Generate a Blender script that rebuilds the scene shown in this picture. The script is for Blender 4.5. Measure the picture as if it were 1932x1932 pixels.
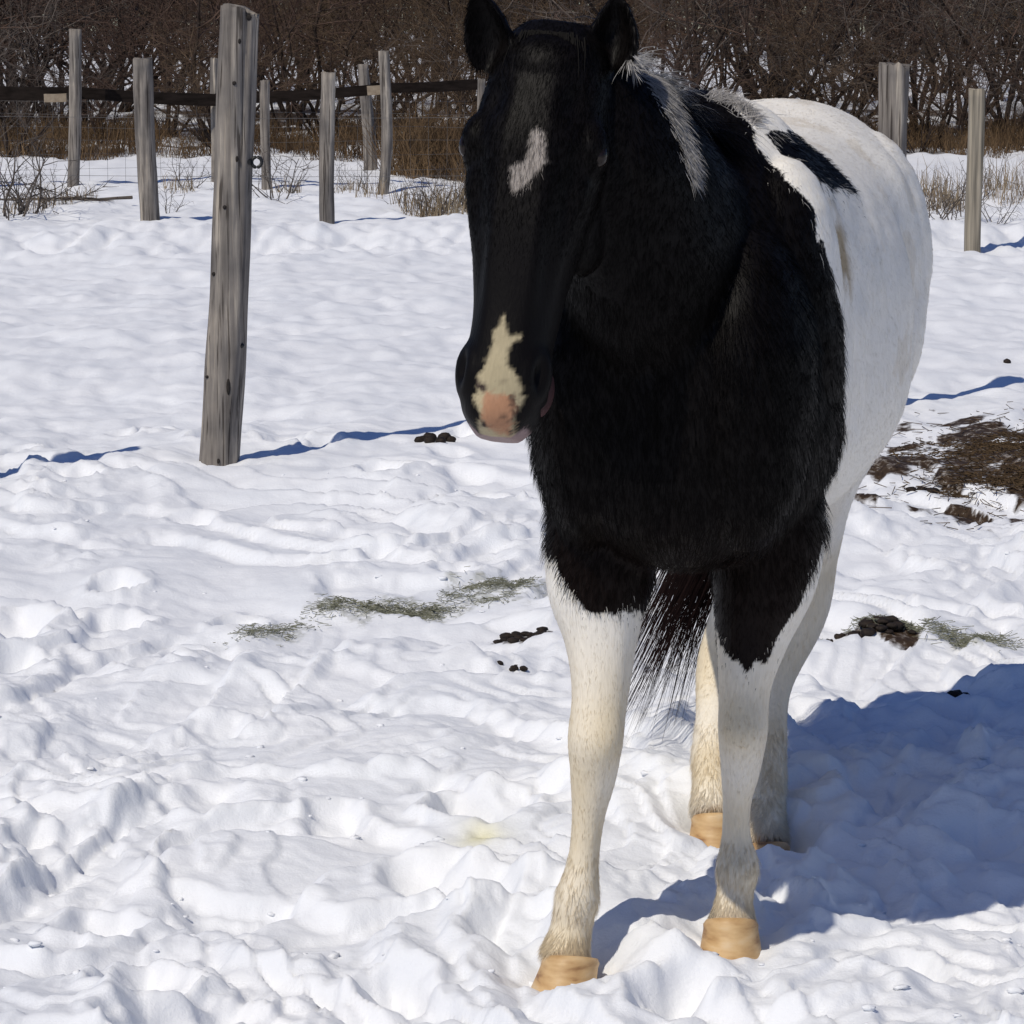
import bpy, bmesh, math, random
import numpy as np
from mathutils import Vector, Matrix
from mathutils.bvhtree import BVHTree

for o in list(bpy.data.objects):
    bpy.data.objects.remove(o)
scene = bpy.context.scene
COL = scene.collection

# ------------------------------------------------------------------ camera, sky, sun, exposure
F = 5600.0            # focal length in photo pixels (photo taken as 1932 px square)
CH = 1.5              # camera height above the snow
PITCH = math.atan(926.0 / F)
cam_d = bpy.data.cameras.new('camera')
cam_d.sensor_width = 36.0
cam_d.sensor_height = 36.0
cam_d.lens = 36.0 * F / 1932.0
cam_d.clip_start = 0.05
cam_d.clip_end = 2000.0
cam = bpy.data.objects.new('camera', cam_d)
COL.objects.link(cam)
cam.location = (0, 0, CH)
cam.rotation_euler = (math.pi / 2 - PITCH, 0, 0)
scene.camera = cam

SUN_EL = math.radians(52.0)
SHADOW_AZ = math.radians(52.0)      # shadows run this far from +X towards +Y (away from the camera)
to_sun = Vector((-math.cos(SHADOW_AZ) * math.cos(SUN_EL), -math.sin(SHADOW_AZ) * math.cos(SUN_EL), math.sin(SUN_EL)))
world = bpy.data.worlds.new('World')
scene.world = world
world.use_nodes = True
wn = world.node_tree
bg = wn.nodes['Background']
sky = wn.nodes.new('ShaderNodeTexSky')
sky.sky_type = 'NISHITA'
sky.sun_disc = False
sky.sun_elevation = SUN_EL
sky.sun_rotation = math.atan2(to_sun.x, to_sun.y)
sky.altitude = 300
sky.air_density = 1.0
sky.dust_density = 0.0
sky.ozone_density = 8.0
skyhs = wn.nodes.new('ShaderNodeHueSaturation'); skyhs.inputs['Saturation'].default_value = 1.02; skyhs.inputs['Hue'].default_value = 0.512
wn.links.new(sky.outputs[0], skyhs.inputs['Color']); wn.links.new(skyhs.outputs[0], bg.inputs[0])
bg.inputs[1].default_value = 0.092
sun_d = bpy.data.lights.new('sun', 'SUN')
sun_d.energy = 4.0
sun_d.angle = math.radians(0.53)
sun_d.color = (1.0, 0.93, 0.81)
sun = bpy.data.objects.new('sun', sun_d)
COL.objects.link(sun)
sun.location = (-5, -8, 10)
sun.rotation_euler = to_sun.to_track_quat('Z', 'Y').to_euler()
vs = scene.view_settings
vs.view_transform = 'Standard'
vs.look = 'None'
vs.exposure = -0.41
vs.gamma = 1.0
scene.render.engine = 'CYCLES'
scene.cycles.max_bounces = 6
scene.cycles.diffuse_bounces = 3
scene.cycles.glossy_bounces = 2

# ------------------------------------------------------------------ pixel -> direction helpers
cP, sP = math.cos(PITCH), math.sin(PITCH)
CAM = np.array([0.0, 0.0, CH])

def ray(x, y):
    a = (x - 966.0) / F
    b = (966.0 - y) / F
    return np.array([a, cP + b * sP, -sP + b * cP])

def at(x, y, Y):
    d = ray(x, y)
    return CAM + d * (Y / d[1])

def ground(x, y, z=0.0):
    d = ray(x, y)
    return CAM + d * ((z - CH) / d[2])

# ------------------------------------------------------------------ noise
def _h(ix, iy, iz, seed):
    n = (ix.astype(np.int64) * 374761393 + iy.astype(np.int64) * 668265263 + iz.astype(np.int64) * 2147483647 + seed * 1274126177) & 0xFFFFFFFF
    n = ((n ^ (n >> 13)) * 1274126177) & 0xFFFFFFFF
    n = ((n ^ (n >> 16)) * 2246822519) & 0xFFFFFFFF
    n = n ^ (n >> 15)
    return (n & 0xFFFFFF) / float(0xFFFFFF)

def noise2(x, y, seed=0):
    x = np.asarray(x, float); y = np.asarray(y, float)
    ix = np.floor(x); iy = np.floor(y)
    fx = x - ix; fy = y - iy
    u = fx * fx * fx * (fx * (fx * 6 - 15) + 10); v = fy * fy * fy * (fy * (fy * 6 - 15) + 10)
    z = np.zeros_like(ix)
    def g(ax, ay):
        a = _h(ix + ax, iy + ay, z, seed) * 6.2831853
        return np.cos(a) * (fx - ax) + np.sin(a) * (fy - ay)
    return 1.5 * ((g(0, 0) * (1 - u) + g(1, 0) * u) * (1 - v) + (g(0, 1) * (1 - u) + g(1, 1) * u) * v)

def fbm2(x, y, seed=0, octv=4, gain=0.5):
    r = np.zeros(np.broadcast(x, y).shape); a = 1.0
    for i in range(octv):
        r += a * noise2(x * 2 ** i, y * 2 ** i, seed + i * 17); a *= gain
    return r

def noise3(p, seed=0):
    ix = np.floor(p); f = p - ix; w = f * f * (3 - 2 * f)
    r = 0
    for dx in (0, 1):
        for dy in (0, 1):
            for dz in (0, 1):
                c = _h(ix[:, 0] + dx, ix[:, 1] + dy, ix[:, 2] + dz, seed)
                r = r + c * (w[:, 0] if dx else 1 - w[:, 0]) * (w[:, 1] if dy else 1 - w[:, 1]) * (w[:, 2] if dz else 1 - w[:, 2])
    return r * 2 - 1

def sstep(a, b, x):
    t = np.clip((x - a) / (b - a), 0, 1)
    return t * t * (3 - 2 * t)

def lumps(x, y, cell, seed, sharp=0.5, dens=1.0):
    """half-buried clods: highest of scattered tilted mounds"""
    wx = x / cell + 0.28 * noise2(x / cell * 1.7, y / cell * 1.7, seed + 5) + 0.12 * noise2(x / cell * 4, y / cell * 4, seed + 6)
    wy = y / cell + 0.28 * noise2(x / cell * 1.7, y / cell * 1.7, seed + 7) + 0.12 * noise2(x / cell * 4, y / cell * 4, seed + 8)
    ix = np.floor(wx); iy = np.floor(wy); z0 = np.zeros_like(ix)
    out = np.zeros_like(wx)
    for dx in (-1, 0, 1):
        for dy in (-1, 0, 1):
            cx = ix + dx; cy = iy + dy
            jx = cx + _h(cx, cy, z0, seed); jy = cy + _h(cx, cy, z0, seed + 1)
            ang = _h(cx, cy, z0, seed + 2) * 6.283
            r = 0.42 + 0.42 * _h(cx, cy, z0, seed + 3)
            asp = 0.6 + 0.7 * _h(cx, cy, z0, seed + 4)
            a = _h(cx, cy, z0, seed + 9)
            a = np.where(_h(cx, cy, z0, seed + 11) < dens, 0.35 + 0.65 * a, 0.0)
            ex = wx - jx; ey = wy - jy
            ca, sa = np.cos(ang), np.sin(ang)
            p = (ex * ca + ey * sa) / r; q = (-ex * sa + ey * ca) / (r * asp)
            d2 = p * p + q * q
            tilt = 0.45 * (_h(cx, cy, z0, seed + 12) - 0.5)
            m = a * np.clip(1 - d2, 0, None) ** sharp * (1 + tilt * p * 2)
            out = np.maximum(out, m)
    return out

def slabs(x, y, cell, seed, dens=0.7, edge=3.2):
    """broken plates of crust: tilted flat-topped polygons, highest one wins"""
    wx = x / cell + 0.10 * noise2(x / cell * 3.1, y / cell * 3.1, seed + 5) + 0.18 * noise2(x / cell * 0.9, y / cell * 0.9, seed + 6)
    wy = y / cell + 0.10 * noise2(x / cell * 3.1, y / cell * 3.1, seed + 7) + 0.18 * noise2(x / cell * 0.9, y / cell * 0.9, seed + 8)
    ix = np.floor(wx); iy = np.floor(wy); z0 = np.zeros_like(ix); out = np.zeros_like(wx)
    for dx in (-1, 0, 1):
        for dy in (-1, 0, 1):
            cx = ix + dx; cy = iy + dy
            h = [_h(cx, cy, z0, seed + k) for k in range(20, 28)]
            ex = wx - cx - h[0]; ey = wy - cy - h[1]; ang = h[2] * 6.283; ca, sa = np.cos(ang), np.sin(ang)
            r = 0.40 + 0.45 * h[3]; p = (ex * ca + ey * sa) / r; q = (-ex * sa + ey * ca) / (r * (0.55 + 0.5 * h[4]))
            d = np.maximum(np.maximum(np.abs(p), np.abs(q)), 0.72 * np.abs(p + (h[5] * 1.2 - 0.6) * q) + 0.35 * np.abs(q))
            a = np.where(h[6] < dens, 0.25 + 0.75 * h[7], 0.0)
            m = a * np.clip((1 - d) * edge, 0, 1) * (0.7 + 0.65 * (h[5] - 0.5) * p + 0.55 * (h[4] - 0.5) * q)
            out = np.maximum(out, m)
    return out

# ------------------------------------------------------------------ mesh helpers
def mesh_np(name, V, faces_flat, sizes, smooth=True):
    me = bpy.data.meshes.new(name)
    V = np.ascontiguousarray(V, dtype=np.float32)
    faces_flat = np.ascontiguousarray(faces_flat, dtype=np.int32)
    n = len(V)
    if np.isscalar(sizes):
        sizes = np.full(len(faces_flat) // sizes, sizes, dtype=np.int32)
    sizes = np.asarray(sizes, dtype=np.int32)
    starts = np.zeros(len(sizes), dtype=np.int32)
    starts[1:] = np.cumsum(sizes)[:-1]
    me.vertices.add(n); me.vertices.foreach_set('co', V.ravel())
    me.loops.add(len(faces_flat)); me.loops.foreach_set('vertex_index', faces_flat)
    me.polygons.add(len(sizes)); me.polygons.foreach_set('loop_start', starts)
    me.polygons.foreach_set('use_smooth', np.full(len(sizes), smooth, dtype=bool))
    me.update(calc_edges=True)
    me.validate()
    return me

def link(name, me, mat=None, parent=None):
    o = bpy.data.objects.new(name, me)
    COL.objects.link(o)
    if mat is not None and me is not None and len(me.materials) == 0:
        me.materials.append(mat)
    if parent is not None:
        o.parent = parent
        o.matrix_parent_inverse = Matrix.Translation(-Vector(parent.location))
    return o

def empty(name, loc=(0, 0, 0)):
    o = bpy.data.objects.new(name, None)
    o.location = loc
    o.empty_display_size = 0.2
    COL.objects.link(o)
    return o

def tag(o, label=None, cat=None, group=None, kind=None):
    if label: o['label'] = label
    if cat: o['category'] = cat
    if group: o['group'] = group
    if kind: o['kind'] = kind
    return o

def colattr(me, name, C):
    a = me.attributes.new(name, 'FLOAT_COLOR', 'POINT')
    n = len(me.vertices)
    buf = np.ones((n, 4), dtype=np.float32); buf[:, :C.shape[1]] = C
    a.data.foreach_set('color', buf.ravel())

def tubes(P0, P1, R0, R1, sides=3):
    P0 = np.asarray(P0, float); P1 = np.asarray(P1, float); n = len(P0)
    d = P1 - P0; d /= (np.linalg.norm(d, axis=1, keepdims=True) + 1e-9)
    ref = np.where(np.abs(d[:, 2:3]) > 0.9, np.array([[1.0, 0, 0]]), np.array([[0, 0, 1.0]]))
    u = np.cross(d, ref); u /= (np.linalg.norm(u, axis=1, keepdims=True) + 1e-9); v = np.cross(d, u)
    V = np.zeros((n, 2 * sides, 3))
    for k in range(sides):
        a = 2 * math.pi * k / sides
        off = u * math.cos(a) + v * math.sin(a)
        V[:, k] = P0 + off * np.asarray(R0)[:, None]; V[:, sides + k] = P1 + off * np.asarray(R1)[:, None]
    fs = []
    for k in range(sides):
        k2 = (k + 1) % sides
        fs.append([k, sides + k, sides + k2, k2])
    fs = np.array(fs)
    faces = (np.arange(n)[:, None, None] * 2 * sides + fs[None]).reshape(-1)
    return V.reshape(-1, 3), faces      # quads

def polytube(pts, rad, sides=8, cap=True):
    """one tube through a list of points"""
    pts = np.asarray(pts, float); n = len(pts)
    d = np.gradient(pts, axis=0); d /= np.linalg.norm(d, axis=1, keepdims=True)
    ref = np.array([0, 0, 1.0]) if abs(d[0][2]) < 0.8 else np.array([1.0, 0, 0])
    V = []
    for i in range(n):
        u = np.cross(d[i], ref); u /= np.linalg.norm(u); v = np.cross(d[i], u)
        for k in range(sides):
            a = 2 * math.pi * k / sides
            V.append(pts[i] + rad[i] * (u * math.cos(a) + v * math.sin(a)))
    Fc, sz = [], []
    for i in range(n - 1):
        for k in range(sides):
            k2 = (k + 1) % sides
            Fc += [i * sides + k, (i + 1) * sides + k, (i + 1) * sides + k2, i * sides + k2]; sz.append(4)
    if cap:
        Fc += list(range(sides)); sz.append(sides)
        Fc += list(range(n * sides - 1, (n - 1) * sides - 1, -1)); sz.append(sides)
    return np.array(V), Fc, sz

def merge(parts):
    V, Fc, sz, off = [], [], [], 0
    for v, f, s in parts:
        v = np.asarray(v)
        V.append(v); Fc.append(np.asarray(f) + off)
        if np.isscalar(s): s = [s] * (len(f) // s)
        sz.append(np.asarray(s)); off += len(v)
    return np.concatenate(V), np.concatenate(Fc), np.concatenate(sz)

# ------------------------------------------------------------------ material helpers
def new_mat(name):
    m = bpy.data.materials.new(name); m.use_nodes = True
    return m, m.node_tree.nodes, m.node_tree.links, m.node_tree.nodes['Principled BSDF']

def ramp(N, pts):
    r = N.new('ShaderNodeValToRGB'); el = r.color_ramp.elements
    while len(el) > 1: el.remove(el[-1])
    el[0].position = pts[0][0]; el[0].color = (*pts[0][1], 1)
    for p, c in pts[1:]:
        e = el.new(p); e.color = (*c, 1)
    return r

def simple_mat(name, c1, c2, scale=20.0, rough=0.85, bump=0.3, spec=0.3, stretch=(1, 1, 1)):
    m, N, L, B = new_mat(name)
    tc = N.new('ShaderNodeTexCoord'); mp = N.new('ShaderNodeMapping'); mp.inputs['Scale'].default_value = stretch
    nz = N.new('ShaderNodeTexNoise'); nz.inputs['Scale'].default_value = scale; nz.inputs['Detail'].default_value = 6
    L.new(tc.outputs['Object'], mp.inputs[0]); L.new(mp.outputs[0], nz.inputs['Vector'])
    r = ramp(N, [(0.3, c1), (0.7, c2)]); L.new(nz.outputs[0], r.inputs[0]); L.new(r.outputs[0], B.inputs['Base Color'])
    B.inputs['Roughness'].default_value = rough; B.inputs['Specular IOR Level'].default_value = spec
    if bump:
        b = N.new('ShaderNodeBump'); b.inputs['Strength'].default_value = bump; b.inputs['Distance'].default_value = 0.01
        L.new(nz.outputs[0], b.inputs['Height']); L.new(b.outputs[0], B.inputs['Normal'])
    return m

# ------------------------------------------------------------------ the snow field
rs = np.random.RandomState(7)
PRINTS = []
for i in range(120):
    y = 3.2 + 8.0 * rs.rand() ** 1.2; x = (rs.rand() * 2 - 1) * (1.2 + 0.16 * y)
    PRINTS.append((x, y, 0.05 + 0.03 * rs.rand(), 0.02 + 0.035 * rs.rand()))

# hoof resting heights: (x, y, height of the sole, radius)
HOOF = {}

def base_h(x, y):
    """the broad lie of the snow"""
    h = 0.045 * fbm2(x * 0.55 + 3.1, y * 0.42 + 1.7, 3, 3) * sstep(2.0, 5.0, y)
    # hump in front of the lone post, low bank under the far fence
    h = h + 0.05 * np.exp(-((y - 9.75) / 0.35) ** 2) * (0.6 + 0.6 * noise2(x * 0.9 + 5, y * 0.3, 12))
    bank = sstep(19.0, 20.1, y + 0.35 * noise2(x * 0.8, y * 0.1 + 9, 31))
    h = h + bank * (0.12 + 0.04 * noise2(x * 1.3, y * 0.5, 33))
    h = h + 0.06 * sstep(23, 34, y) * (0.7 + 0.5 * noise2(x * 0.25, y * 0.15, 36))
    return h

def terrain_h(x, y):
    x = np.asarray(x, float); y = np.asarray(y, float)
    h = base_h(x, y)
    near = sstep(1.0, 3.0, y)
    tr = (1 - 0.80 * sstep(8.6, 11.0, y + 0.8 * noise2(x * 0.7, y * 0.7, 51))) * near
    patch = 0.5 + 0.5 * np.clip(1.8 * fbm2(x * 0.8, y * 0.55, 61, 2), -1, 1)
    big = 0.35 + 0.65 * patch
    # slabs of broken crust: gentle ramps that end in a sharp ragged step
    rag = 0.05 * fbm2(x * 9, y * 8, 73, 3)
    q1 = 2.6 * fbm2(x * 0.85 + 2.0, y * 0.70, 75, 2) + rag * 1.5 + 0.25 * noise2(x * 3.2, y * 2.8, 76)
    q2 = 2.4 * fbm2(x * 2.3 + 7.0, y * 1.9, 77, 2) + rag * 2.2
    def saw(q):
        f = q - np.floor(q)
        return np.where(f < 0.86, f / 0.86, (1 - f) / 0.14) - 0.5
    h = h + tr * (0.032 * saw(q1) + 0.018 * saw(q2) * (0.3 + 0.7 * patch) + 0.022 * fbm2(x * 1.5, y * 1.1, 79, 2))
    h = h + 0.050 * tr * lumps(x, y * 0.8, 0.70, 101, 1.3) * big
    h = h + 0.066 * tr * slabs(x, y * 0.85, 0.36, 202, 0.65, 4.2) * (0.45 + 0.55 * patch)
    h = h + 0.036 * tr * slabs(x, y, 0.17, 303, 0.55, 3.6) * patch ** 1.3
    h = h + 0.016 * tr * slabs(x, y, 0.075, 404, 0.45, 3.0) * np.clip(patch * 1.2, 0, 1) ** 2
    q3 = 3.0 * fbm2(x * 4.5 + 3.0, y * 3.6, 78, 2) + rag * 3
    h = h + tr * 0.006 * saw(q3) * (0.2 + 0.8 * patch)
    h = h + 0.003 * tr * fbm2(x * 7, y * 6, 71, 3)
    h = h - 0.036 * tr
    # wind crust farther off
    far = sstep(8.5, 11.0, y) * (1 - sstep(30, 45, y))
    r1 = 1 - np.abs(fbm2(x * 1.6, y * 1.5, 81, 3))
    h = h + far * (0.020 * r1 + 0.017 * fbm2(x * 4.0, y * 2.6, 83, 2) + 0.012 * lumps(x, y * 0.7, 0.42, 85, 0.7, 0.6) + 0.014 * lumps(x, y * 0.6, 0.19, 87, 0.6, 0.5) * np.clip(0.6 + 1.2 * noise2(x * 0.6, y * 0.4, 88), 0, 1) + 0.006 * fbm2(x * 9, y * 5, 89, 2))
    bankface = np.exp(-((y - 19.4) / 0.8) ** 2)
    h = h + bankface * (0.07 * np.abs(fbm2(x * 3.0, y * 1.0, 91, 3)) + 0.05 * slabs(x, y * 0.5, 0.4, 93, 0.7, 3.0))
    for (px, py, r, d) in PRINTS:
        m = (np.abs(x - px) < 4 * r) & (np.abs(y - py) < 5 * r)
        if m.any():
            q = np.hypot((x[m] - px), (y[m] - py) / 1.25) / r
            q = q * (1 + 0.25 * noise2(x[m] * 16, y[m] * 16, 95))
            h[m] += -d * np.exp(-q ** 4) + 0.35 * d * np.exp(-((q - 1.35) / 0.35) ** 2)
    for (px, py, pz, r) in HOOF.values():
        m = (np.abs(x - px) < 5 * r) & (np.abs(y - py) < 6 * r)
        if m.any():
            q = np.hypot((x[m] - px), (y[m] - py)) / r
            w = np.exp(-(q / 1.55) ** 4)
            h[m] = h[m] * (1 - w) + (pz + 0.018 + 0.014 * noise2(x[m] * 24, y[m] * 24, 99)) * w
    return h
# hoof positions: centre of the sole on the snow
def hoofspot(key, px, py, Y, r=0.062):
    p = at(px, py, Y); HOOF[key] = (p[0], p[1], p[2], r); return p
H_RF = hoofspot('rf', 1058, 1884, 4.66, 0.080)     # the horse's right fore, left in the picture
H_LF = hoofspot('lf', 1378, 1813, 4.76, 0.074)
H_RH = hoofspot('rh', 1347, 1600, 5.50)
H_LH = hoofspot('lh', 1446, 1655, 5.42)

def ys(a, b, step):
    n = max(2, int(round((b - a) / step))); return np.linspace(a, b, n, endpoint=False)
Yr = np.concatenate([ys(-60, -2, 6), ys(-2, 2, 0.35), ys(2, 4.1, 0.04), ys(4.1, 6.6, 0.0085), ys(6.6, 7, 0.013), ys(7, 12, 0.019), ys(12, 25, 0.042),
                     ys(25, 60, 0.35), ys(60, 400, 10), [400.0]])
half = np.concatenate([np.linspace(0, 1, 205), 1 + np.cumsum(0.012 * 1.22 ** np.arange(30))])
U = np.concatenate([-half[:0:-1], half])
Wd = np.clip(0.265 * Yr + 0.12, 1.15, 60)
X = U[None, :] * Wd[:, None]; Y = np.repeat(Yr[:, None], len(U), 1)
nr, nc = X.shape
xf, yf = X.ravel(), Y.ravel()
zf = terrain_h(xf, yf)
V = np.stack([xf, yf, zf], 1)
idx = np.arange(nr * nc).reshape(nr, nc)
faces = np.stack([idx[:-1, :-1], idx[:-1, 1:], idx[1:, 1:], idx[1:, :-1]], -1).reshape(-1)
snow_me = mesh_np('snow_field', V, faces, 4)

def blob(x, y, cx, cy, rx, ry, seed, nf=3.0, rag=0.6):
    q = np.hypot((x - cx) / rx, (y - cy) / ry) + rag * fbm2(x * nf, y * nf * 0.6, seed, 4)
    return 1 - sstep(0.75, 1.05, q)

# stains with a shape of their own: brown trampled muck, hay dust, yellow spots
gm = ground(1905, 885); MUCK = (gm[0], gm[1])
muck = blob(xf, yf, gm[0] + 0.14, gm[1], 0.60, 1.10, 5, 5.0, 0.75)
leafl = sstep(28.5, 31.5, yf + 1.5 * noise2(xf * 0.4, yf * 0.3, 15)) * (1 - sstep(44, 54, yf)) * sstep(-0.25, 0.25, fbm2(xf * 1.1, yf * 0.5, 16, 3) + 0.12)
muck = np.maximum(muck, leafl)
g2 = ground(1672, 1203); muck = np.maximum(muck, blob(xf, yf, g2[0], g2[1], 0.095, 0.13, 6, 14, 0.45))
g3 = ground(1000, 1190); muck = np.maximum(muck, 0.85 * blob(xf, yf, g3[0], g3[1], 0.09, 0.07, 8, 14, 0.6))
g4 = ground(730, 1128); hay = 0.7 * blob(xf, yf, g4[0], g4[1], 0.15, 0.13, 9, 12, 0.9)
g5 = ground(940, 1100); hay = np.maximum(hay, 0.6 * blob(xf, yf, g5[0], g5[1], 0.12, 0.2, 10, 14, 0.9))
g6 = ground(520, 1165); hay = np.maximum(hay, 0.6 * blob(xf, yf, g6[0], g6[1], 0.09, 0.12, 11, 9, 0.6))
g7 = ground(1830, 1212); hay = np.maximum(hay, 0.6 * blob(xf, yf, g7[0], g7[1], 0.10, 0.12, 12, 12, 0.7))
g8 = ground(905, 1570); yel = np.exp(-(((xf - g8[0]) / 0.05) ** 2 + ((yf - g8[1]) / 0.07) ** 2)) * (1.1 + 0.8 * noise2(xf * 14, yf * 10, 13))
M = np.stack([muck, hay, yel], 1)
colattr(snow_me, 'stain', M)

m, N, L, B = new_mat('snow')
tc = N.new('ShaderNodeTexCoord')
at_ = N.new('ShaderNodeAttribute'); at_.attribute_name = 'stain'
sep = N.new('ShaderNodeSeparateColor'); L.new(at_.outputs['Color'], sep.inputs[0])
def noise_node(scale, detail=5, rough=0.55):
    n = N.new('ShaderNodeTexNoise'); n.inputs['Scale'].default_value = scale; n.inputs['Detail'].default_value = detail; n.inputs['Roughness'].default_value = rough
    L.new(tc.outputs['Object'], n.inputs['Vector']); return n
def mixc(fac, a, b):
    x = N.new('ShaderNodeMix'); x.data_type = 'RGBA'
    if isinstance(fac, float): x.inputs[0].default_value = fac
    else: L.new(fac, x.inputs[0])
    for i, c in ((6, a), (7, b)):
        if isinstance(c, tuple): x.inputs[i].default_value = (*c, 1)
        else: L.new(c, x.inputs[i])
    return x.outputs[2]
def math_node(op, a, b):
    x = N.new('ShaderNodeMath'); x.operation = op; x.use_clamp = (op == 'SUBTRACT')
    for i, c in ((0, a), (1, b)):
        if isinstance(c, (int, float)): x.inputs[i].default_value = c
        else: L.new(c, x.inputs[i])
    return x.outputs[0]
nA = noise_node(3.0); nB = noise_node(38.0, 8, 0.65); nC = noise_node(160.0, 3)
rA = ramp(N, [(0.3, (0.80, 0.82, 0.85)), (0.7, (0.87, 0.88, 0.895))]); L.new(nA.outputs[0], rA.inputs[0])
rB = ramp(N, [(0.42, (0, 0, 0)), (0.52, (1, 1, 1))]); L.new(nB.outputs[0], rB.inputs[0])
mudc = ramp(N, [(0.3, (0.018, 0.011, 0.006)), (0.52, (0.050, 0.030, 0.015)), (0.72, (0.17, 0.12, 0.065))]); L.new(nB.outputs[0], mudc.inputs[0])
hayc = ramp(N, [(0.35, (0.10, 0.11, 0.075)), (0.65, (0.34, 0.34, 0.25))]); L.new(nB.outputs[0], hayc.inputs[0])
c = mixc(math_node('MULTIPLY', sep.outputs[2], 0.55), rA.outputs[0], (0.72, 0.66, 0.30))
hf = math_node('MULTIPLY', sep.outputs[1], rB.outputs[0])
c = mixc(math_node('MULTIPLY', hf, 0.75), c, hayc.outputs[0])
mf = math_node('SUBTRACT', math_node('MULTIPLY', sep.outputs[0], 2.05), math_node('MULTIPLY', nB.outputs[0], 2.0))
c = mixc(mf, c, mudc.outputs[0])
L.new(c, B.inputs['Base Color'])
B.inputs['Roughness'].default_value = 0.62; B.inputs['Specular IOR Level'].default_value = 0.25
b1 = N.new('ShaderNodeBump'); b1.inputs['Strength'].default_value = 0.28; b1.inputs['Distance'].default_value = 0.012
L.new(nB.outputs[0], b1.inputs['Height'])
b2 = N.new('ShaderNodeBump'); b2.inputs['Strength'].default_value = 0.25; b2.inputs['Distance'].default_value = 0.003
L.new(nC.outputs[0], b2.inputs['Height']); L.new(b1.outputs[0], b2.inputs['Normal']); L.new(b2.outputs[0], B.inputs['Normal'])
SNOW = m
snow_o = tag(link('snow_field', snow_me, SNOW), 'trampled sunlit snow covering the paddock up to the brush', None, None, 'structure')
snow_bvh = None

def gz(x, y):
    return float(terrain_h(np.array([float(x)]), np.array([float(y)]))[0])
# ------------------------------------------------------------------ the horse
YAW = math.radians(13.5)
AX = np.array([math.sin(YAW), math.cos(YAW), 0.0])       # from chest to rump
LT = np.array([math.cos(YAW), -math.sin(YAW), 0.0])      # to the horse's left (right in the picture)
O = np.array([0.215, 4.50, 0.0])
UP = np.array([0, 0, 1.0])
def HP(s, l, z):
    if s > 0.5: s = 0.5 + (s - 0.5) * 0.91
    return O + AX * s + LT * l + UP * z
def to_local(P):
    q = P - O
    return q @ AX, q @ LT, q[:, 2]

def hermite(ts, vals, t):
    ts = np.asarray(ts, float); vals = np.asarray(vals, float)
    if vals.ndim == 1: vals = vals[:, None]
    mtan = np.gradient(vals, ts, axis=0)
    i = np.clip(np.searchsorted(ts, t) - 1, 0, len(ts) - 2)
    h = (ts[i + 1] - ts[i]); u = (t - ts[i]) / h
    u = u[:, None]; h = h[:, None]
    return ((2*u**3 - 3*u**2 + 1) * vals[i] + (u**3 - 2*u**2 + u) * h * mtan[i] + (-2*u**3 + 3*u**2) * vals[i+1] + (u**3 - u**2) * h * mtan[i+1])

def loft(C, A, Bv, ra, rb_up, rb_dn, nexp=2.2, sides=40):
    """rings at centres C, axes A (lateral) and Bv, half widths ra, and unequal radii along Bv"""
    n = len(C); th = np.linspace(0, 2 * math.pi, sides, endpoint=False)
    ct, st = np.cos(th), np.sin(th)
    ex = 2.0 / (nexp if np.ndim(nexp) else nexp)
    V = np.zeros((n, sides, 3))
    for i in range(n):
        e = 2.0 / (nexp[i] if np.ndim(nexp) else nexp)
        a = np.sign(ct) * np.abs(ct) ** e * ra[i]
        b = np.sign(st) * np.abs(st) ** e * np.where(st > 0, rb_up[i], rb_dn[i])
        V[i] = C[i] + a[:, None] * A[i] + b[:, None] * Bv[i]
    Vf = V.reshape(-1, 3)
    fc, sz = [], []
    for i in range(n - 1):
        for k in range(sides):
            k2 = (k + 1) % sides
            fc += [i*sides+k, i*sides+k2, (i+1)*sides+k2, (i+1)*sides+k]; sz.append(4)
    c0, c1 = len(Vf), len(Vf) + 1
    Vf = np.concatenate([Vf, C[:1], C[-1:]])
    for k in range(sides):
        k2 = (k + 1) % sides
        fc += [c0, k2, k]; sz.append(3)
        fc += [c1, (n-1)*sides+k, (n-1)*sides+k2]; sz.append(3)
    return Vf, fc, sz

def ellipsoid(c, ax, r, n=24):
    ax = np.array(ax, float)
    V, fc, sz = [], [], []
    m = n // 2
    for i in range(1, m):
        ph = math.pi * i / m
        for k in range(n):
            t = 2 * math.pi * k / n
            q = np.array([math.sin(ph)*math.cos(t)*r[0], math.sin(ph)*math.sin(t)*r[1], math.cos(ph)*r[2]])
            V.append(np.array(c) + q @ ax)
    V.append(np.array(c) + np.array([0, 0, r[2]]) @ ax); V.append(np.array(c) - np.array([0, 0, r[2]]) @ ax)
    for i in range(m - 2):
        for k in range(n):
            k2 = (k + 1) % n
            fc += [i*n+k, (i+1)*n+k, (i+1)*n+k2, i*n+k2]; sz.append(4)
    t0 = len(V) - 2
    for k in range(n):
        k2 = (k + 1) % n
        fc += [t0, k, k2]; sz.append(3)
        fc += [t0 + 1, (m-2)*n+k2, (m-2)*n+k]; sz.append(3)
    return np.array(V), fc, sz

parts = []
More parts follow.
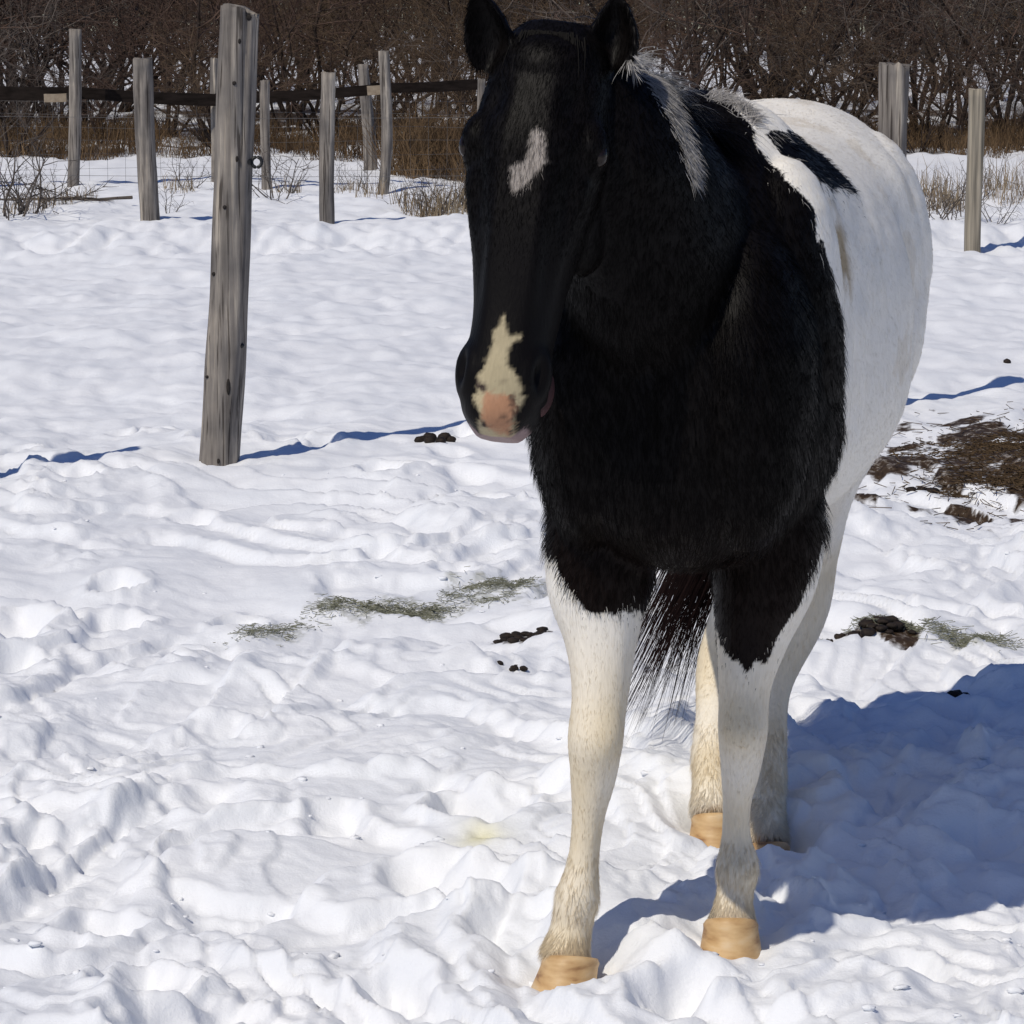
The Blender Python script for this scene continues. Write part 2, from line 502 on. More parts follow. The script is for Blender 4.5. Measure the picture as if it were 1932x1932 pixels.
# --- trunk: s, half width, height of widest point, top, bottom, exponent
T = np.array([
    # s      hw     zw    top   bot
    [0.00, 0.090, 0.93, 1.06, 0.80],
    [0.05, 0.160, 0.92, 1.15, 0.72],
    [0.13, 0.208, 0.92, 1.24, 0.655],
    [0.25, 0.238, 0.92, 1.33, 0.625],
    [0.38, 0.252, 0.92, 1.388, 0.62],
    [0.52, 0.268, 0.91, 1.362, 0.62],
    [0.70, 0.290, 0.91, 1.322, 0.615],
    [0.90, 0.306, 0.93, 1.314, 0.615],
    [1.08, 0.298, 0.95, 1.330, 0.64],
    [1.25, 0.292, 1.02, 1.354, 0.70],
    [1.40, 0.266, 1.05, 1.340, 0.80],
    [1.52, 0.220, 1.05, 1.270, 0.86],
    [1.59, 0.120, 1.02, 1.15, 0.92]])
tt = np.linspace(0, 1.59, 60)
R = hermite(T[:, 0], T[:, 1:], tt)
C = np.array([HP(s, 0, r[1]) for s, r in zip(tt, R)])
parts.append(loft(C, [LT]*60, [UP]*60, R[:, 0], R[:, 2]-R[:, 1], R[:, 1]-R[:, 3], 2.25, 64))
# breast and shoulder muscle
parts.append(ellipsoid(HP(0.16, 0.125, 0.93), np.array([LT, AX, UP]), (0.106, 0.17, 0.26)))
parts.append(ellipsoid(HP(0.16, -0.125, 0.93), np.array([LT, AX, UP]), (0.106, 0.17, 0.26)))
parts.append(ellipsoid(HP(0.30, 0.150, 1.02), np.array([LT, AX, UP]), (0.105, 0.16, 0.27)))
parts.append(ellipsoid(HP(0.30, -0.150, 1.02), np.array([LT, AX, UP]), (0.105, 0.16, 0.27)))
# haunches
parts.append(ellipsoid(HP(1.30, 0.160, 1.035), np.array([LT, AX, UP]), (0.144, 0.20, 0.265)))
parts.append(ellipsoid(HP(1.30, -0.160, 1.035), np.array([LT, AX, UP]), (0.144, 0.20, 0.265)))

# --- head frame
POLL = at(1043, 78, 4.40)
NOSE = at(938, 808, 4.22)
HL = np.linalg.norm(NOSE - POLL)
ha = (NOSE - POLL) / HL
hy = math.radians(13.0)
hn = np.array([-math.sin(hy), -math.cos(hy), 0.0]); hn -= ha * (hn @ ha); hn /= np.linalg.norm(hn)
hl = np.cross(hn, ha)
if hl[0] < 0: hl = -hl
HEADB = np.array([hl, ha, hn])
def HD(u, t, n): return POLL + hl * u + ha * (t * HL) + hn * n
def head_local(P):
    q = P - POLL
    return q @ hl, (q @ ha) / HL, q @ hn

# --- neck: centre, lateral half width, sagittal half width
neck = [(HP(0.42, 0.0, 1.00), 0.200, 0.33), (HP(0.28, -0.01, 1.07), 0.185, 0.265), (HP(0.13, -0.02, 1.14), 0.152, 0.215),
        (HP(0.03, -0.035, 1.235), 0.124, 0.170), (HP(-0.04, -0.065, 1.325), 0.106, 0.138), (POLL - hn * 0.055 + UP * -0.05, 0.080, 0.085)]
nk = np.array([np.concatenate([c, [a, b]]) for c, a, b in neck]); tk = np.linspace(0, 1, len(neck))
q = hermite(tk, nk, np.linspace(0, 1, 34))
Cn = q[:, :3]; dn = np.gradient(Cn, axis=0); dn /= np.linalg.norm(dn, axis=1, keepdims=True)
An, Bn = [], []
for i in range(len(Cn)):
    w = i / (len(Cn) - 1); l = LT * (1 - w) + hl * w
    l = l - dn[i] * (l @ dn[i]); l /= np.linalg.norm(l); An.append(l); b = np.cross(dn[i], l)
    if b[2] < 0: b = -b
    Bn.append(b)
parts.append(loft(Cn, An, Bn, q[:, 3], q[:, 4] * 1.02, q[:, 4], 2.1, 48))
CREST = np.array([Cn[i] + Bn[i] * q[i, 4] * 1.0 for i in range(len(Cn))]); CREST_L = np.array(An); CREST_B = np.array(Bn)

# --- head: t, front, back, half width
Hh = np.array([
    [-0.05, 0.020, 0.070, 0.050],
    [0.00, 0.048, 0.100, 0.070],
    [0.08, 0.066, 0.125, 0.083],
    [0.18, 0.076, 0.150, 0.092],
    [0.28, 0.080, 0.165, 0.098],
    [0.38, 0.077, 0.165, 0.092],
    [0.48, 0.072, 0.140, 0.080],
    [0.60, 0.064, 0.102, 0.066],
    [0.72, 0.056, 0.078, 0.058],
    [0.82, 0.052, 0.072, 0.058],
    [0.90, 0.047, 0.072, 0.060],
    [0.97, 0.034, 0.064, 0.052],
    [1.02, 0.012, 0.045, 0.030]])
th_ = np.linspace(-0.05, 1.02, 60); Rh = hermite(Hh[:, 0], Hh[:, 1:], th_)
Rh[:, 2] *= 1.035
Ch = np.array([HD(0, t, -0.02) for t in th_])
parts.append(loft(Ch, [hl]*60, [hn]*60, Rh[:, 2], Rh[:, 0] + 0.02, Rh[:, 1] - 0.02, 2.35, 48))
for sg in (-1, 1):
    parts.append(ellipsoid(HD(sg*0.083, 0.285, 0.020), HEADB, (0.026, 0.046, 0.034)))      # brow
    parts.append(ellipsoid(HD(sg*0.068, 0.36, -0.095), HEADB, (0.036, 0.115, 0.075)))      # cheek
    parts.append(ellipsoid(HD(sg*0.043, 0.865, 0.008), HEADB, (0.029, 0.048, 0.036)))     # nostril wing
parts.append(ellipsoid(HD(0, 0.955, 0.004), HEADB, (0.050, 0.036, 0.042)))                # upper lip
parts.append(ellipsoid(HD(0.004, 0.935, -0.062), HEADB, (0.040, 0.044, 0.032)))           # chin
parts.append(ellipsoid(HD(0.030, 0.865, -0.092), HEADB, (0.030, 0.046, 0.032)))           # lower lip hanging open
parts.append(ellipsoid(HD(0, 0.09, 0.02), HEADB, (0.072, 0.060, 0.055)))                  # forehead

# --- ears: cupped leaves
def ear(base, tip, face, wid, sides=16):
    base = np.array(base); tip = np.array(tip); d = tip - base; Ln = np.linalg.norm(d); d /= Ln
    face = np.array(face, float); face -= d * (face @ d); face /= np.linalg.norm(face); sd = np.cross(d, face)
    prof = [(0.0, 0.70), (0.12, 0.86), (0.28, 1.0), (0.45, 0.97), (0.62, 0.80), (0.78, 0.55), (0.90, 0.30), (1.0, 0.07)]
    V = []
    for t, w in prof:
        w *= wid; c = base + d * t * Ln - face * 0.018 * math.sin(math.pi * min(1, t * 1.1))
        outer, inner = [], []
        for k in range(sides):
            a = -1 + 2 * k / (sides - 1)
            x = a * w; bow = (a * a) * 0.030 * (w / wid)
            outer.append(c + sd * x + face * (bow - 0.011)); inner.append(c + sd * x * 0.90 + face * (bow + 0.006 - 0.006 * (1 - a * a)))
        V.append(outer + inner[::-1])
    V = np.array(V); n, k = V.shape[:2]; Vf = V.reshape(-1, 3); fc, sz = [], []
    for i in range(n - 1):
        for j in range(k):
            j2 = (j + 1) % k; fc += [i*k+j, i*k+j2, (i+1)*k+j2, (i+1)*k+j]; sz.append(4)
    fc += list(range(k - 1, -1, -1)); sz.append(k); fc += list(range((n-1)*k, n*k)); sz.append(k)
    return Vf, fc, sz
parts.append(ear(at(940, 128, 4.39), at(899, -26, 4.37), (-0.45, -0.85, 0.0), 0.041))
parts.append(ear(at(1150, 130, 4.39), at(1168, -18, 4.39), (-0.05, -1, 0.0), 0.0375))

# --- legs: (point, lateral r, fore-aft r)
def leg(pts, sides=28, n=48, lat=LT):
    P = np.array([np.concatenate([p, [a, b]]) for p, a, b in pts])
    seg = np.concatenate([[0], np.cumsum(np.linalg.norm(np.diff(P[:, :3], axis=0), axis=1))])
    q = hermite(seg, P, np.linspace(0, seg[-1], n)); C = q[:, :3]
    d = np.gradient(C, axis=0); d /= np.linalg.norm(d, axis=1, keepdims=True)
    A, Bv = [], []
    for i in range(n):
        l = lat - d[i] * (lat @ d[i]); l /= np.linalg.norm(l); A.append(l); Bv.append(np.cross(d[i], l))
    return loft(C, A, Bv, q[:, 3], q[:, 4], q[:, 4], 2.1, sides)
FL = np.array([math.cos(0.12), -math.sin(0.12), 0])
parts.append(leg([(at(1165, 850, 4.78), 0.080, 0.13), (at(1140, 1000, 4.77), 0.092, 0.125), (at(1132, 1110, 4.75), 0.085, 0.105), (at(1136, 1210, 4.73), 0.0600, 0.0750), (at(1133, 1310, 4.71), 0.0475, 0.0590),
                  (at(1124, 1400, 4.69), 0.0455, 0.0510), (at(1119, 1465, 4.70), 0.0385, 0.0440), (at(1110, 1540, 4.71), 0.0275, 0.0370), (at(1101, 1620, 4.71), 0.0255, 0.0360),
                  (at(1089, 1695, 4.70), 0.0345, 0.0450), (at(1076, 1758, 4.69), 0.0340, 0.0370), (at(1063, 1812, 4.67), 0.0410, 0.0420)], lat=FL))
parts.append(leg([(at(1450, 850, 4.86), 0.080, 0.13), (at(1452, 1000, 4.86), 0.096, 0.13), (at(1438, 1110, 4.85), 0.083, 0.11), (at(1418, 1210, 4.83), 0.0600, 0.0770), (at(1405, 1300, 4.81), 0.0445, 0.0590),
                  (at(1402, 1385, 4.79), 0.0405, 0.0490), (at(1398, 1445, 4.80), 0.0345, 0.0430), (at(1390, 1520, 4.81), 0.0235, 0.0350), (at(1389, 1580, 4.81), 0.0245, 0.0360),
                  (at(1392, 1640, 4.80), 0.0345, 0.0450), (at(1386, 1690, 4.785), 0.0295, 0.0370), (at(1381, 1744, 4.77), 0.0400, 0.0420)], lat=FL))
def hind(sg, kx, kf, hoof):
    x, y, z, _ = hoof
    return leg([(HP(1.22, sg*0.17, 1.08), 0.12, 0.20), (HP(1.20, sg*0.175, 0.92), 0.125, 0.20), (HP(1.20, sg*0.150, 0.78), 0.098, 0.165), (HP(1.27, sg*0.120 + kx*0.3, 0.66), 0.068, 0.115),
                (HP(1.34, sg*0.095 + kx*0.6, 0.55), 0.050, 0.078), (HP(1.385, sg*0.080 + kx, 0.46), 0.044, 0.068), (HP(1.37, sg*0.076 + kx, 0.38), 0.040, 0.056),
                (np.array([x + 0.035*sg*0 + kf*0.5, y + 0.24, z + 0.30]), 0.037, 0.042), (np.array([x + kf*0.3, y + 0.17, z + 0.21]), 0.036, 0.042), (np.array([x + kf*0.1, y + 0.11, z + 0.145]), 0.042, 0.050),
                (np.array([x, y + 0.055, z + 0.110]), 0.039, 0.044), (np.array([x, y + 0.022, z + 0.062]), 0.044, 0.046)])
parts.append(hind(1, 0.0, 0.05, HOOF['lh']))
parts.append(hind(-1, 0.0, 0.03, HOOF['rh']))

Vb, Fb, Sb = merge(parts)
raw = mesh_np('raw', Vb, Fb, Sb)
tmp = bpy.data.objects.new('tmp', raw); COL.objects.link(tmp)
rm = tmp.modifiers.new('r', 'REMESH'); rm.mode = 'VOXEL'; rm.voxel_size = 0.0046; rm.use_smooth_shade = True
sm = tmp.modifiers.new('s', 'SMOOTH'); sm.factor = 0.5; sm.iterations = 12
dg = bpy.context.evaluated_depsgraph_get()
body_me = bpy.data.meshes.new_from_object(tmp.evaluated_get(dg))
bpy.data.objects.remove(tmp); bpy.data.meshes.remove(raw)
body_me.name = 'body'
nb = len(body_me.vertices)
BV = np.zeros(nb * 3, np.float32); body_me.vertices.foreach_get('co', BV); BV = BV.reshape(-1, 3).astype(float)
def vnormals(me):
    n = np.zeros(len(me.vertices) * 3, np.float32); me.vertex_normals.foreach_get('vector', n); return n.reshape(-1, 3).astype(float)
BN = vnormals(body_me)

# --- sculpting strokes on the joined surface
def dent(V, Nn, c, axes, r, amt):
    q = (V - np.array(c)) @ np.array(axes).T / np.array(r)
    w = np.exp(-(q ** 2).sum(1)); V += Nn * (w * amt)[:, None]
for sg in (-1, 1):
    dent(BV, BN, HD(sg*0.060, 0.868, 0.028), HEADB, (0.012, 0.026, 0.02), -0.022)    # nostrils
    dent(BV, BN, HD(sg*0.070, 0.84, 0.03), HEADB, (0.010, 0.02, 0.02), 0.004)
    dent(BV, BN, HD(sg*0.070, 0.42, 0.05), HEADB, (0.016, 0.075, 0.03), -0.009)      # hollow under the eye
    dent(BV, BN, HD(sg*0.060, 0.19, 0.06), HEADB, (0.02, 0.030, 0.03), -0.010)       # temple
    dent(BV, BN, HD(sg*0.050, 0.60, 0.05), HEADB, (0.012, 0.080, 0.03), -0.005)
    dent(BV, BN, HD(sg*0.03, 0.935, -0.035), HEADB, (0.06, 0.008, 0.02), -0.010)     # mouth line
dent(BV, BN, HP(0.0, 0.0, 0.90), np.array([LT, AX, UP]), (0.018, 0.2, 0.16), -0.010)  # groove of the breast
dent(BV, BN, HP(0.45, 0.30, 0.86), np.array([LT, AX, UP]), (0.12, 0.035, 0.2), -0.014) # behind the shoulder
for sg in (-1, 1):
    dent(BV, BN, HP(1.08, sg*0.30, 1.02), np.array([LT, AX, UP]), (0.12, 0.07, 0.14), -0.022)   # hollow of the flank
    dent(BV, BN, HP(1.17, sg*0.24, 1.22), np.array([LT, AX, UP]), (0.07, 0.05, 0.05), 0.010)    # point of the hip
    dent(BV, BN, HP(0.72, sg*0.30, 0.95), np.array([LT, AX, UP]), (0.12, 0.04, 0.22), -0.006)
    dent(BV, BN, HD(sg*0.088, 0.33, 0.035), HEADB, (0.02, 0.020, 0.02), -0.009)                 # below the eye
    dent(BV, BN, HD(sg*0.078, 0.46, 0.03), HEADB, (0.014, 0.085, 0.012), 0.007)                 # cheek crest
    dent(BV, BN, HD(sg*0.030, 0.55, 0.07), HEADB, (0.010, 0.16, 0.03), 0.004)                   # nasal bone edges
for (x, y, Y_) in ((1124, 1405, 4.64), (1402, 1390, 4.74)):                                      # knees
    dent(BV, BN, at(x, y, Y_), np.eye(3), (0.05, 0.05, 0.032), 0.0065)
for (x, y, Y_) in ((1088, 1695, 4.70), (1391, 1640, 4.80)):                                      # fetlocks
    dent(BV, BN, at(x, y, Y_), np.eye(3), (0.05, 0.06, 0.028), 0.0038)
# slight unevenness of a winter coat
BV += BN * (0.0035 * noise3(BV * 14.0, 3) + 0.0045 * noise3(BV * 5.5, 4))[:, None] * sstep(0.1, 0.6, BV[:, 2])[:, None]
body_me.vertices.foreach_set('co', BV.astype(np.float32).ravel()); body_me.update()
BN = vnormals(body_me)
polys = np.zeros(len(body_me.loops), np.int32); body_me.loops.foreach_get('vertex_index', polys)
psz = np.zeros(len(body_me.polygons), np.int32); body_me.polygons.foreach_get('loop_total', psz)
quads = polys.reshape(-1, 4) if (psz == 4).all() else None
if quads is None:
    st = np.concatenate([[0], np.cumsum(psz)[:-1]])
    tri = [polys[s:s+3] for s, k in zip(st, psz) if k >= 3] + [polys[[s, s+2, s+3]] for s, k in zip(st, psz) if k == 4]
    TRI = np.array(tri)
else:
    TRI = np.concatenate([quads[:, [0, 1, 2]], quads[:, [0, 2, 3]]])
bvh = BVHTree.FromPolygons([tuple(v) for v in BV.tolist()], TRI.tolist())
def hit(x, y):
    d = ray(x, y); r = bvh.ray_cast(Vector(CAM), Vector(d).normalized())
    return np.array(r[0]) if r[0] is not None else None

# --- coat pattern, given in the horse's own coordinates
def inpoly(u, t, poly):
    r = np.zeros(len(u), bool); n = len(poly); j = n - 1
    for i in range(n):
        xi, yi = poly[i]; xj, yj = poly[j]
        c = ((yi > t) != (yj > t)) & (u < (xj - xi) * (t - yi) / (yj - yi + 1e-12) + xi)
        r ^= c; j = i
    return r
def face_poly(pts, sx, sy):
    """photo outline -> face coordinates (u across, t along the head) on the plane of the face"""
    out = []
    for x, y in pts:
        d = ray((sx + x * 0.15528) * 0.98571, (sy + y * 0.15528) * 0.98571)
        k = ((HD(0, 0.5, 0.066) - CAM) @ hn) / (d @ hn); p = CAM + d * k
        u, t, _ = head_local(p[None]); out.append((u[0], t[0]))
    return out
STAR = face_poly([(1040,650),(1120,640),(1200,740),(1210,860),(1190,960),(1230,1090),(1080,1180),(1000,1290),(900,1400),(830,1440),(790,1380),(780,1200),(790,1100),(830,1060),(880,1080),(1000,1010),(1030,850),(1010,740)], 860, 150)
SNIP = face_poly([(760,10),(810,20),(815,160),(840,260),(920,250),(1000,235),(1000,295),(880,350),(850,400),(830,620),(920,720),(990,870),(940,960),(1000,950),(960,1060),(900,1220),(860,1290),(830,1400),(870,1500),(1060,1555),(960,1625),(700,1620),(520,1600),(430,1510),(400,1330),(470,1200),(420,1100),(360,950),(440,980),(430,850),(450,740),(540,640),(620,450),(650,320),(640,190),(720,120)], 840, 600)
PINK = face_poly([(540,930),(880,960),(930,1100),(860,1270),(760,1400),(620,1380),(470,1270),(500,1100)], 840, 600)
# boundary behind the left shoulder: station s against height z
bpts = [hit(x, y) for x, y in [(1395, 206), (1428, 262), (1482, 335), (1545, 450), (1580, 560), (1592, 660), (1592, 780), (1580, 890), (1552, 980)]]
bpts = [p for p in bpts if p is not None]
bs, bl, bz = to_local(np.array(bpts))
bth = np.abs(np.arctan2(bl, bz - 0.92)); order = np.argsort(bth); BTH = np.concatenate([[0.0], bth[order]]); BS = np.concatenate([[bs[order][0] + 0.10], bs[order]])   # angle round the barrel from the spine
STAINP = hit(1588, 480)
SPOT = [hit(x, y) for x, y in [(1444, 254), (1458, 245), (1484, 249), (1540, 284), (1585, 325), (1618, 366), (1590, 353), (1535, 328), (1490, 298), (1460, 274)]]
SPOT = [p for p in SPOT if p is not None]
ss_, sl_, sz_ = to_local(np.array(SPOT)); SPOTP = list(zip(sl_, ss_))

WHITE = np.array([0.88, 0.84, 0.76]); BLACK = np.array([0.0038, 0.0030, 0.0029]); CREAM = np.array([0.74, 0.635, 0.455]); PINKC = np.array([0.40, 0.215, 0.125]); BROWN = np.array([0.011, 0.006, 0.0045])
def coat(P, jit=0.0, seed=1):
    s, l, z = to_local(P); u, t, n = head_local(P)
    nz = noise3(P * 38.0, 21); n2 = noise3(P * 11.0, 22)
    e = 0.010 * nz + 0.008 * n2
    # white behind the shoulder
    sb = np.interp(np.abs(np.arctan2(l, z - 0.92)), BTH, BS)
    sb = np.maximum(sb, 0.52 * sstep(0.78, 0.66, z))
    white = (s > sb + e * 1.3)
    # fore legs: white below a ragged line, V-shaped at the front
    right_fore = l < 0.02
    lf = (P[:, 0] - 0.388)          # across the left fore
    rf = (P[:, 0] - 0.135)
    zl_r = np.where(rf < -0.02, 0.575 + (-0.02 - rf) * 1.35, 0.565)
    zl_l = 0.455 + np.minimum(np.abs(lf), 0.12) ** 1.5 * 4.6
    zl = np.where(P[:, 0] < 0.245, zl_r, zl_l)
    fore = (s < 0.62) & (np.abs(l + 0.005) > 0.05) & (z < zl + 1.2 * e + 0.012 * noise3(P * np.array([70., 70., 8.]), 23))
    white |= fore
    # black patch on the back
    white &= ~inpoly(l + e * 0.4, s + e * 0.4, SPOTP) | (z < 1.0)
    # the whole head and neck black except the face marks
    face = n > -0.03
    hm = (t > -0.1) & (t < 1.1) & (n > -0.17) & (np.abs(u) < 0.13) & (P[:, 1] < 4.56) & (z > 0.75)
    star = face & hm & (inpoly(u + 0.25 * e, t + e * 0.5, STAR))
    snip = hm & (n > -0.045) & inpoly(u + 0.2 * e, t + e * 0.4, SNIP)
    pink = hm & (n > 0.0) & inpoly(u + 0.2 * e, t + e * 0.4, PINK)
    white = np.where(hm, star | snip, white)
    C = np.where(white[:, None], WHITE, BLACK)
    # rusty tips low on the breast
    bw = sstep(0.80, 0.62, z) * (~white) * (s < 0.7) * 0.7
    C = C * (1 - bw[:, None]) + BROWN * bw[:, None]
    # legs yellowed, rump a little yellowed with muck
    low = sstep(0.62, 0.38, z) * white * np.clip(0.78 + 0.5 * n2, 0, 1)
    C = C * (1 - low[:, None]) + CREAM * low[:, None]
    bmp = STAINP
    if bmp is not None:
        d = np.linalg.norm((P - bmp) * np.array([1.4, 1.0, 0.8]), axis=1); w = sstep(0.080, 0.0, d + 0.035 * nz) * white * 0.9
        C = C * (1 - w[:, None]) + np.array([0.34, 0.24, 0.11]) * w[:, None]
    w = sstep(0.25, 0.45, n2 + 0.4 * nz) * white * (s > 0.7) * 0.30 * (1 - hm)
    C = C * (1 - w[:, None]) + np.array([0.62, 0.52, 0.37]) * w[:, None]
    # face: blaze and snip cream, pink skin
    C = np.where((star & hm)[:, None], np.array([0.32, 0.285, 0.255]) * (1 + 0.15 * nz[:, None]), C)
    C = np.where((snip & hm)[:, None], np.array([0.42, 0.355, 0.225]) * (1 + 0.12 * nz[:, None]), C)
    C = np.where(pink[:, None], PINKC * (1 + 0.12 * nz[:, None]), C)
    speck = snip & (t > 0.90) & (noise3(P * 75.0, 25) > 0.42)
    C = np.where(speck[:, None], np.array([0.05, 0.035, 0.03]), C)
    lip = hm & (t > 0.995) & (n < 0.006)
    C = np.where(lip[:, None], np.array([0.26, 0.19, 0.185]), C)
    chin = hm & (n < -0.060) & (t > 0.78) & (u > -0.02)
    C = np.where(chin[:, None], np.array([0.075, 0.035, 0.036]) * (1 + 0.5 * nz[:, None]), C)
    return np.clip(C, 0, 1), white, hm, t
BC, Bw, Bh, Bt = coat(BV)
_j = np.random.RandomState(3)
def soften(P, C, sel, sig, k):
    i = np.where(sel)[0]; acc = C[i].copy()
    for _ in range(k): acc += coat(P[i] + _j.normal(size=(len(i), 3)) * sig)[0]
    C[i] = acc / (k + 1)
soften(BV, BC, Bh & (BN @ hn > -0.2), 0.0022, 5)
colattr(body_me, 'coat', BC)

m, N, L, B = new_mat('coat')
a = N.new('ShaderNodeAttribute'); a.attribute_name = 'coat'
tc = N.new('ShaderNodeTexCoord'); mp = N.new('ShaderNodeMapping'); mp.inputs['Scale'].default_value = (260, 260, 40)
nz = N.new('ShaderNodeTexNoise'); nz.inputs['Scale'].default_value = 1.0; nz.inputs['Detail'].default_value = 3
L.new(tc.outputs['Object'], mp.inputs[0]); L.new(mp.outputs[0], nz.inputs['Vector'])
hs = N.new('ShaderNodeHueSaturation'); mr = N.new('ShaderNodeMapRange'); mr.inputs[3].default_value = 0.85; mr.inputs[4].default_value = 1.13
L.new(nz.outputs[0], mr.inputs[0]); L.new(mr.outputs[0], hs.inputs['Value']); L.new(a.outputs['Color'], hs.inputs['Color'])
L.new(hs.outputs[0], B.inputs['Base Color'])
B.inputs['Roughness'].default_value = 0.5; B.inputs['Specular IOR Level'].default_value = 0.09
bp = N.new('ShaderNodeBump'); bp.inputs['Strength'].default_value = 0.25; bp.inputs['Distance'].default_value = 0.003
L.new(nz.outputs[0], bp.inputs['Height']); L.new(bp.outputs[0], B.inputs['Normal'])
COAT = m
horse = empty('horse', (HP(0.6, 0, 0)[0], HP(0.6, 0, 0)[1], -0.03))
tag(horse, 'black and white pinto horse standing in the snow, head lowered towards the viewer', 'horse')
for p in body_me.polygons: break
body_me.polygons.foreach_set('use_smooth', np.ones(len(body_me.polygons), bool))
body = link('body', body_me, COAT, horse)

# --- hair: flat tapering strands, shaded with the skin's normal
m, N, L, B = new_mat('hair')
a = N.new('ShaderNodeAttribute'); a.attribute_name = 'coat'
L.new(a.outputs['Color'], B.inputs['Base Color'])
B.inputs['Roughness'].default_value = 0.48; B.inputs['Specular IOR Level'].default_value = 0.085
tr_ = N.new('ShaderNodeBsdfTranslucent'); L.new(a.outputs['Color'], tr_.inputs['Color'])
ms = N.new('ShaderNodeMixShader'); ms.inputs[0].default_value = 0.42
L.new(B.outputs[0], ms.inputs[1]); L.new(tr_.outputs[0], ms.inputs[2]); L.new(ms.outputs[0], N['Material Output'].inputs['Surface'])
HAIR = m

def strands(name, roots, dirs, normals, length, width, color, bend, parent, tipcol=None, nseg=2, drop=0.0, wander=None):
    n = len(roots); rsx = np.random.RandomState(11)
    d = dirs / np.linalg.norm(dirs, axis=1, keepdims=True)
    rows = nseg + 1
    pts = np.zeros((n, rows, 3)); pts[:, 0] = roots
    dd = d.copy()
    for k in range(1, rows):
        pts[:, k] = pts[:, k-1] + dd * (length / nseg)[:, None]
        dd = dd + bend; 
        if wander is not None: dd = dd + wander * rsx.normal(size=(n, 3))
        dd /= np.linalg.norm(dd, axis=1, keepdims=True)
    side = np.cross(d, normals); side /= (np.linalg.norm(side, axis=1, keepdims=True) + 1e-9)
    ang = rsx.uniform(-0.75, 0.75, n)[:, None]
    ang = ang * np.where(color.mean(1) > 0.2, 0.45, 1.0)[:, None]
    nn = np.cross(side, d)
    side = side * np.cos(ang) + nn * np.sin(ang)
    Vs = np.zeros((n, 2 * nseg + 1, 3)); Cs = np.zeros((n, 2 * nseg + 1, 3))
    for k in range(nseg):
        w = width * (1 - 0.75 * k / nseg) * 0.5
        Vs[:, 2*k] = pts[:, k] - side * w[:, None]; Vs[:, 2*k+1] = pts[:, k] + side * w[:, None]
        c = color if tipcol is None else color * (1 - k / nseg) + tipcol * (k / nseg)
        Cs[:, 2*k] = c; Cs[:, 2*k+1] = c
    Vs[:, -1] = pts[:, -1]; Cs[:, -1] = color if tipcol is None else tipcol
    m_ = 2 * nseg + 1
    base = (np.arange(n) * m_)[:, None]
    fl = []
    for k in range(nseg - 1):
        fl += [2*k, 2*k+1, 2*k+3, 2*k, 2*k+3, 2*k+2]
    fl += [2*nseg-2, 2*nseg-1, 2*nseg]
    faces = (base + np.array(fl)[None]).reshape(-1)
    me = mesh_np(name, Vs.reshape(-1, 3), faces, 3)
    colattr(me, 'coat', Cs.reshape(-1, 3))
    nv = np.repeat(normals[:, None, :], m_, 1).reshape(-1, 3)
    me.normals_split_custom_set_from_vertices(nv.tolist())
    return link(name, me, HAIR, parent)

rsf = np.random.RandomState(5)
v0, v1, v2 = BV[TRI[:, 0]], BV[TRI[:, 1]], BV[TRI[:, 2]]
area = 0.5 * np.linalg.norm(np.cross(v1 - v0, v2 - v0), axis=1)
NF = 220000
ank = np.zeros(len(BV))
for hx, hy_, hz, _r in HOOF.values():
    d_ = np.hypot(BV[:, 0] - hx, BV[:, 1] - hy_); zz_ = BV[:, 2] - hz
    ank = np.maximum(ank, (d_ < 0.12) * sstep(0.13, 0.08, zz_))
area = area * (1 + 2.0 * Bh[TRI[:, 0]] + 5.0 * ank[TRI[:, 0]])
ti = rsf.choice(len(TRI), NF, p=area / area.sum())
r1 = np.sqrt(rsf.rand(NF)); r2 = rsf.rand(NF)
wts = np.stack([1 - r1, r1 * (1 - r2), r1 * r2], 1)
roots = v0[ti] * wts[:, :1] + v1[ti] * wts[:, 1:2] + v2[ti] * wts[:, 2:]
rn = BN[TRI[ti, 0]]*wts[:, :1] + BN[TRI[ti, 1]]*wts[:, 1:2] + BN[TRI[ti, 2]]*wts[:, 2:]; rn /= np.linalg.norm(rn, axis=1, keepdims=True)
fc_, fw, fh, ft = coat(roots)
fc_ = coat(roots + rsf.normal(size=(NF, 3)) * np.where(fh, 0.0028, 0.007)[:, None] * np.array([[1.0, 1.0, 1.6]]))[0]
fs, fl_, fz = to_local(roots)
flow = np.array([[0, 0, -1.0]]) + AX[None] * (0.9 * sstep(0.25, 0.6, fs) * sstep(0.4, 0.7, fz))[:, None]
flow = np.where(fh[:, None], ha[None], flow)
flow = flow + 0.35 * np.stack([noise3(roots * 9, 31), noise3(roots * 9, 32), noise3(roots * 9, 33)], 1) + 0.22 * rsf.normal(size=(NF, 3))
flow -= rn * (flow * rn).sum(1)[:, None]; flow /= (np.linalg.norm(flow, axis=1, keepdims=True) + 1e-6)
ln = np.where(fh, 0.004 + 0.010 * (1 - sstep(0.35, 0.75, ft)), 0.019)
ln = np.where((~fh) & (fz < 0.55), 0.010, ln)
ln = np.where((~fh) & (fz < 0.16), 0.021, ln)
ln = np.where((~fh) & (fs < 0.5) & (fz > 0.6) & (fz < 1.15), 0.030, ln)
ln = np.where(fw & (~fh) & (fz > 0.55), 0.012, ln)
fank = ank[TRI[ti, 0]]
ln = ln * (1 + 0.08 * fank)
ln = ln * rsf.uniform(0.6, 1.35, NF)
lift = np.where(fh, 0.18, np.where(fw, 0.16, 0.36)) + 0.14 * rsf.rand(NF) + 0.08 * fank
cj = (1 + 0.08 * rsf.normal(size=NF))[:, None]
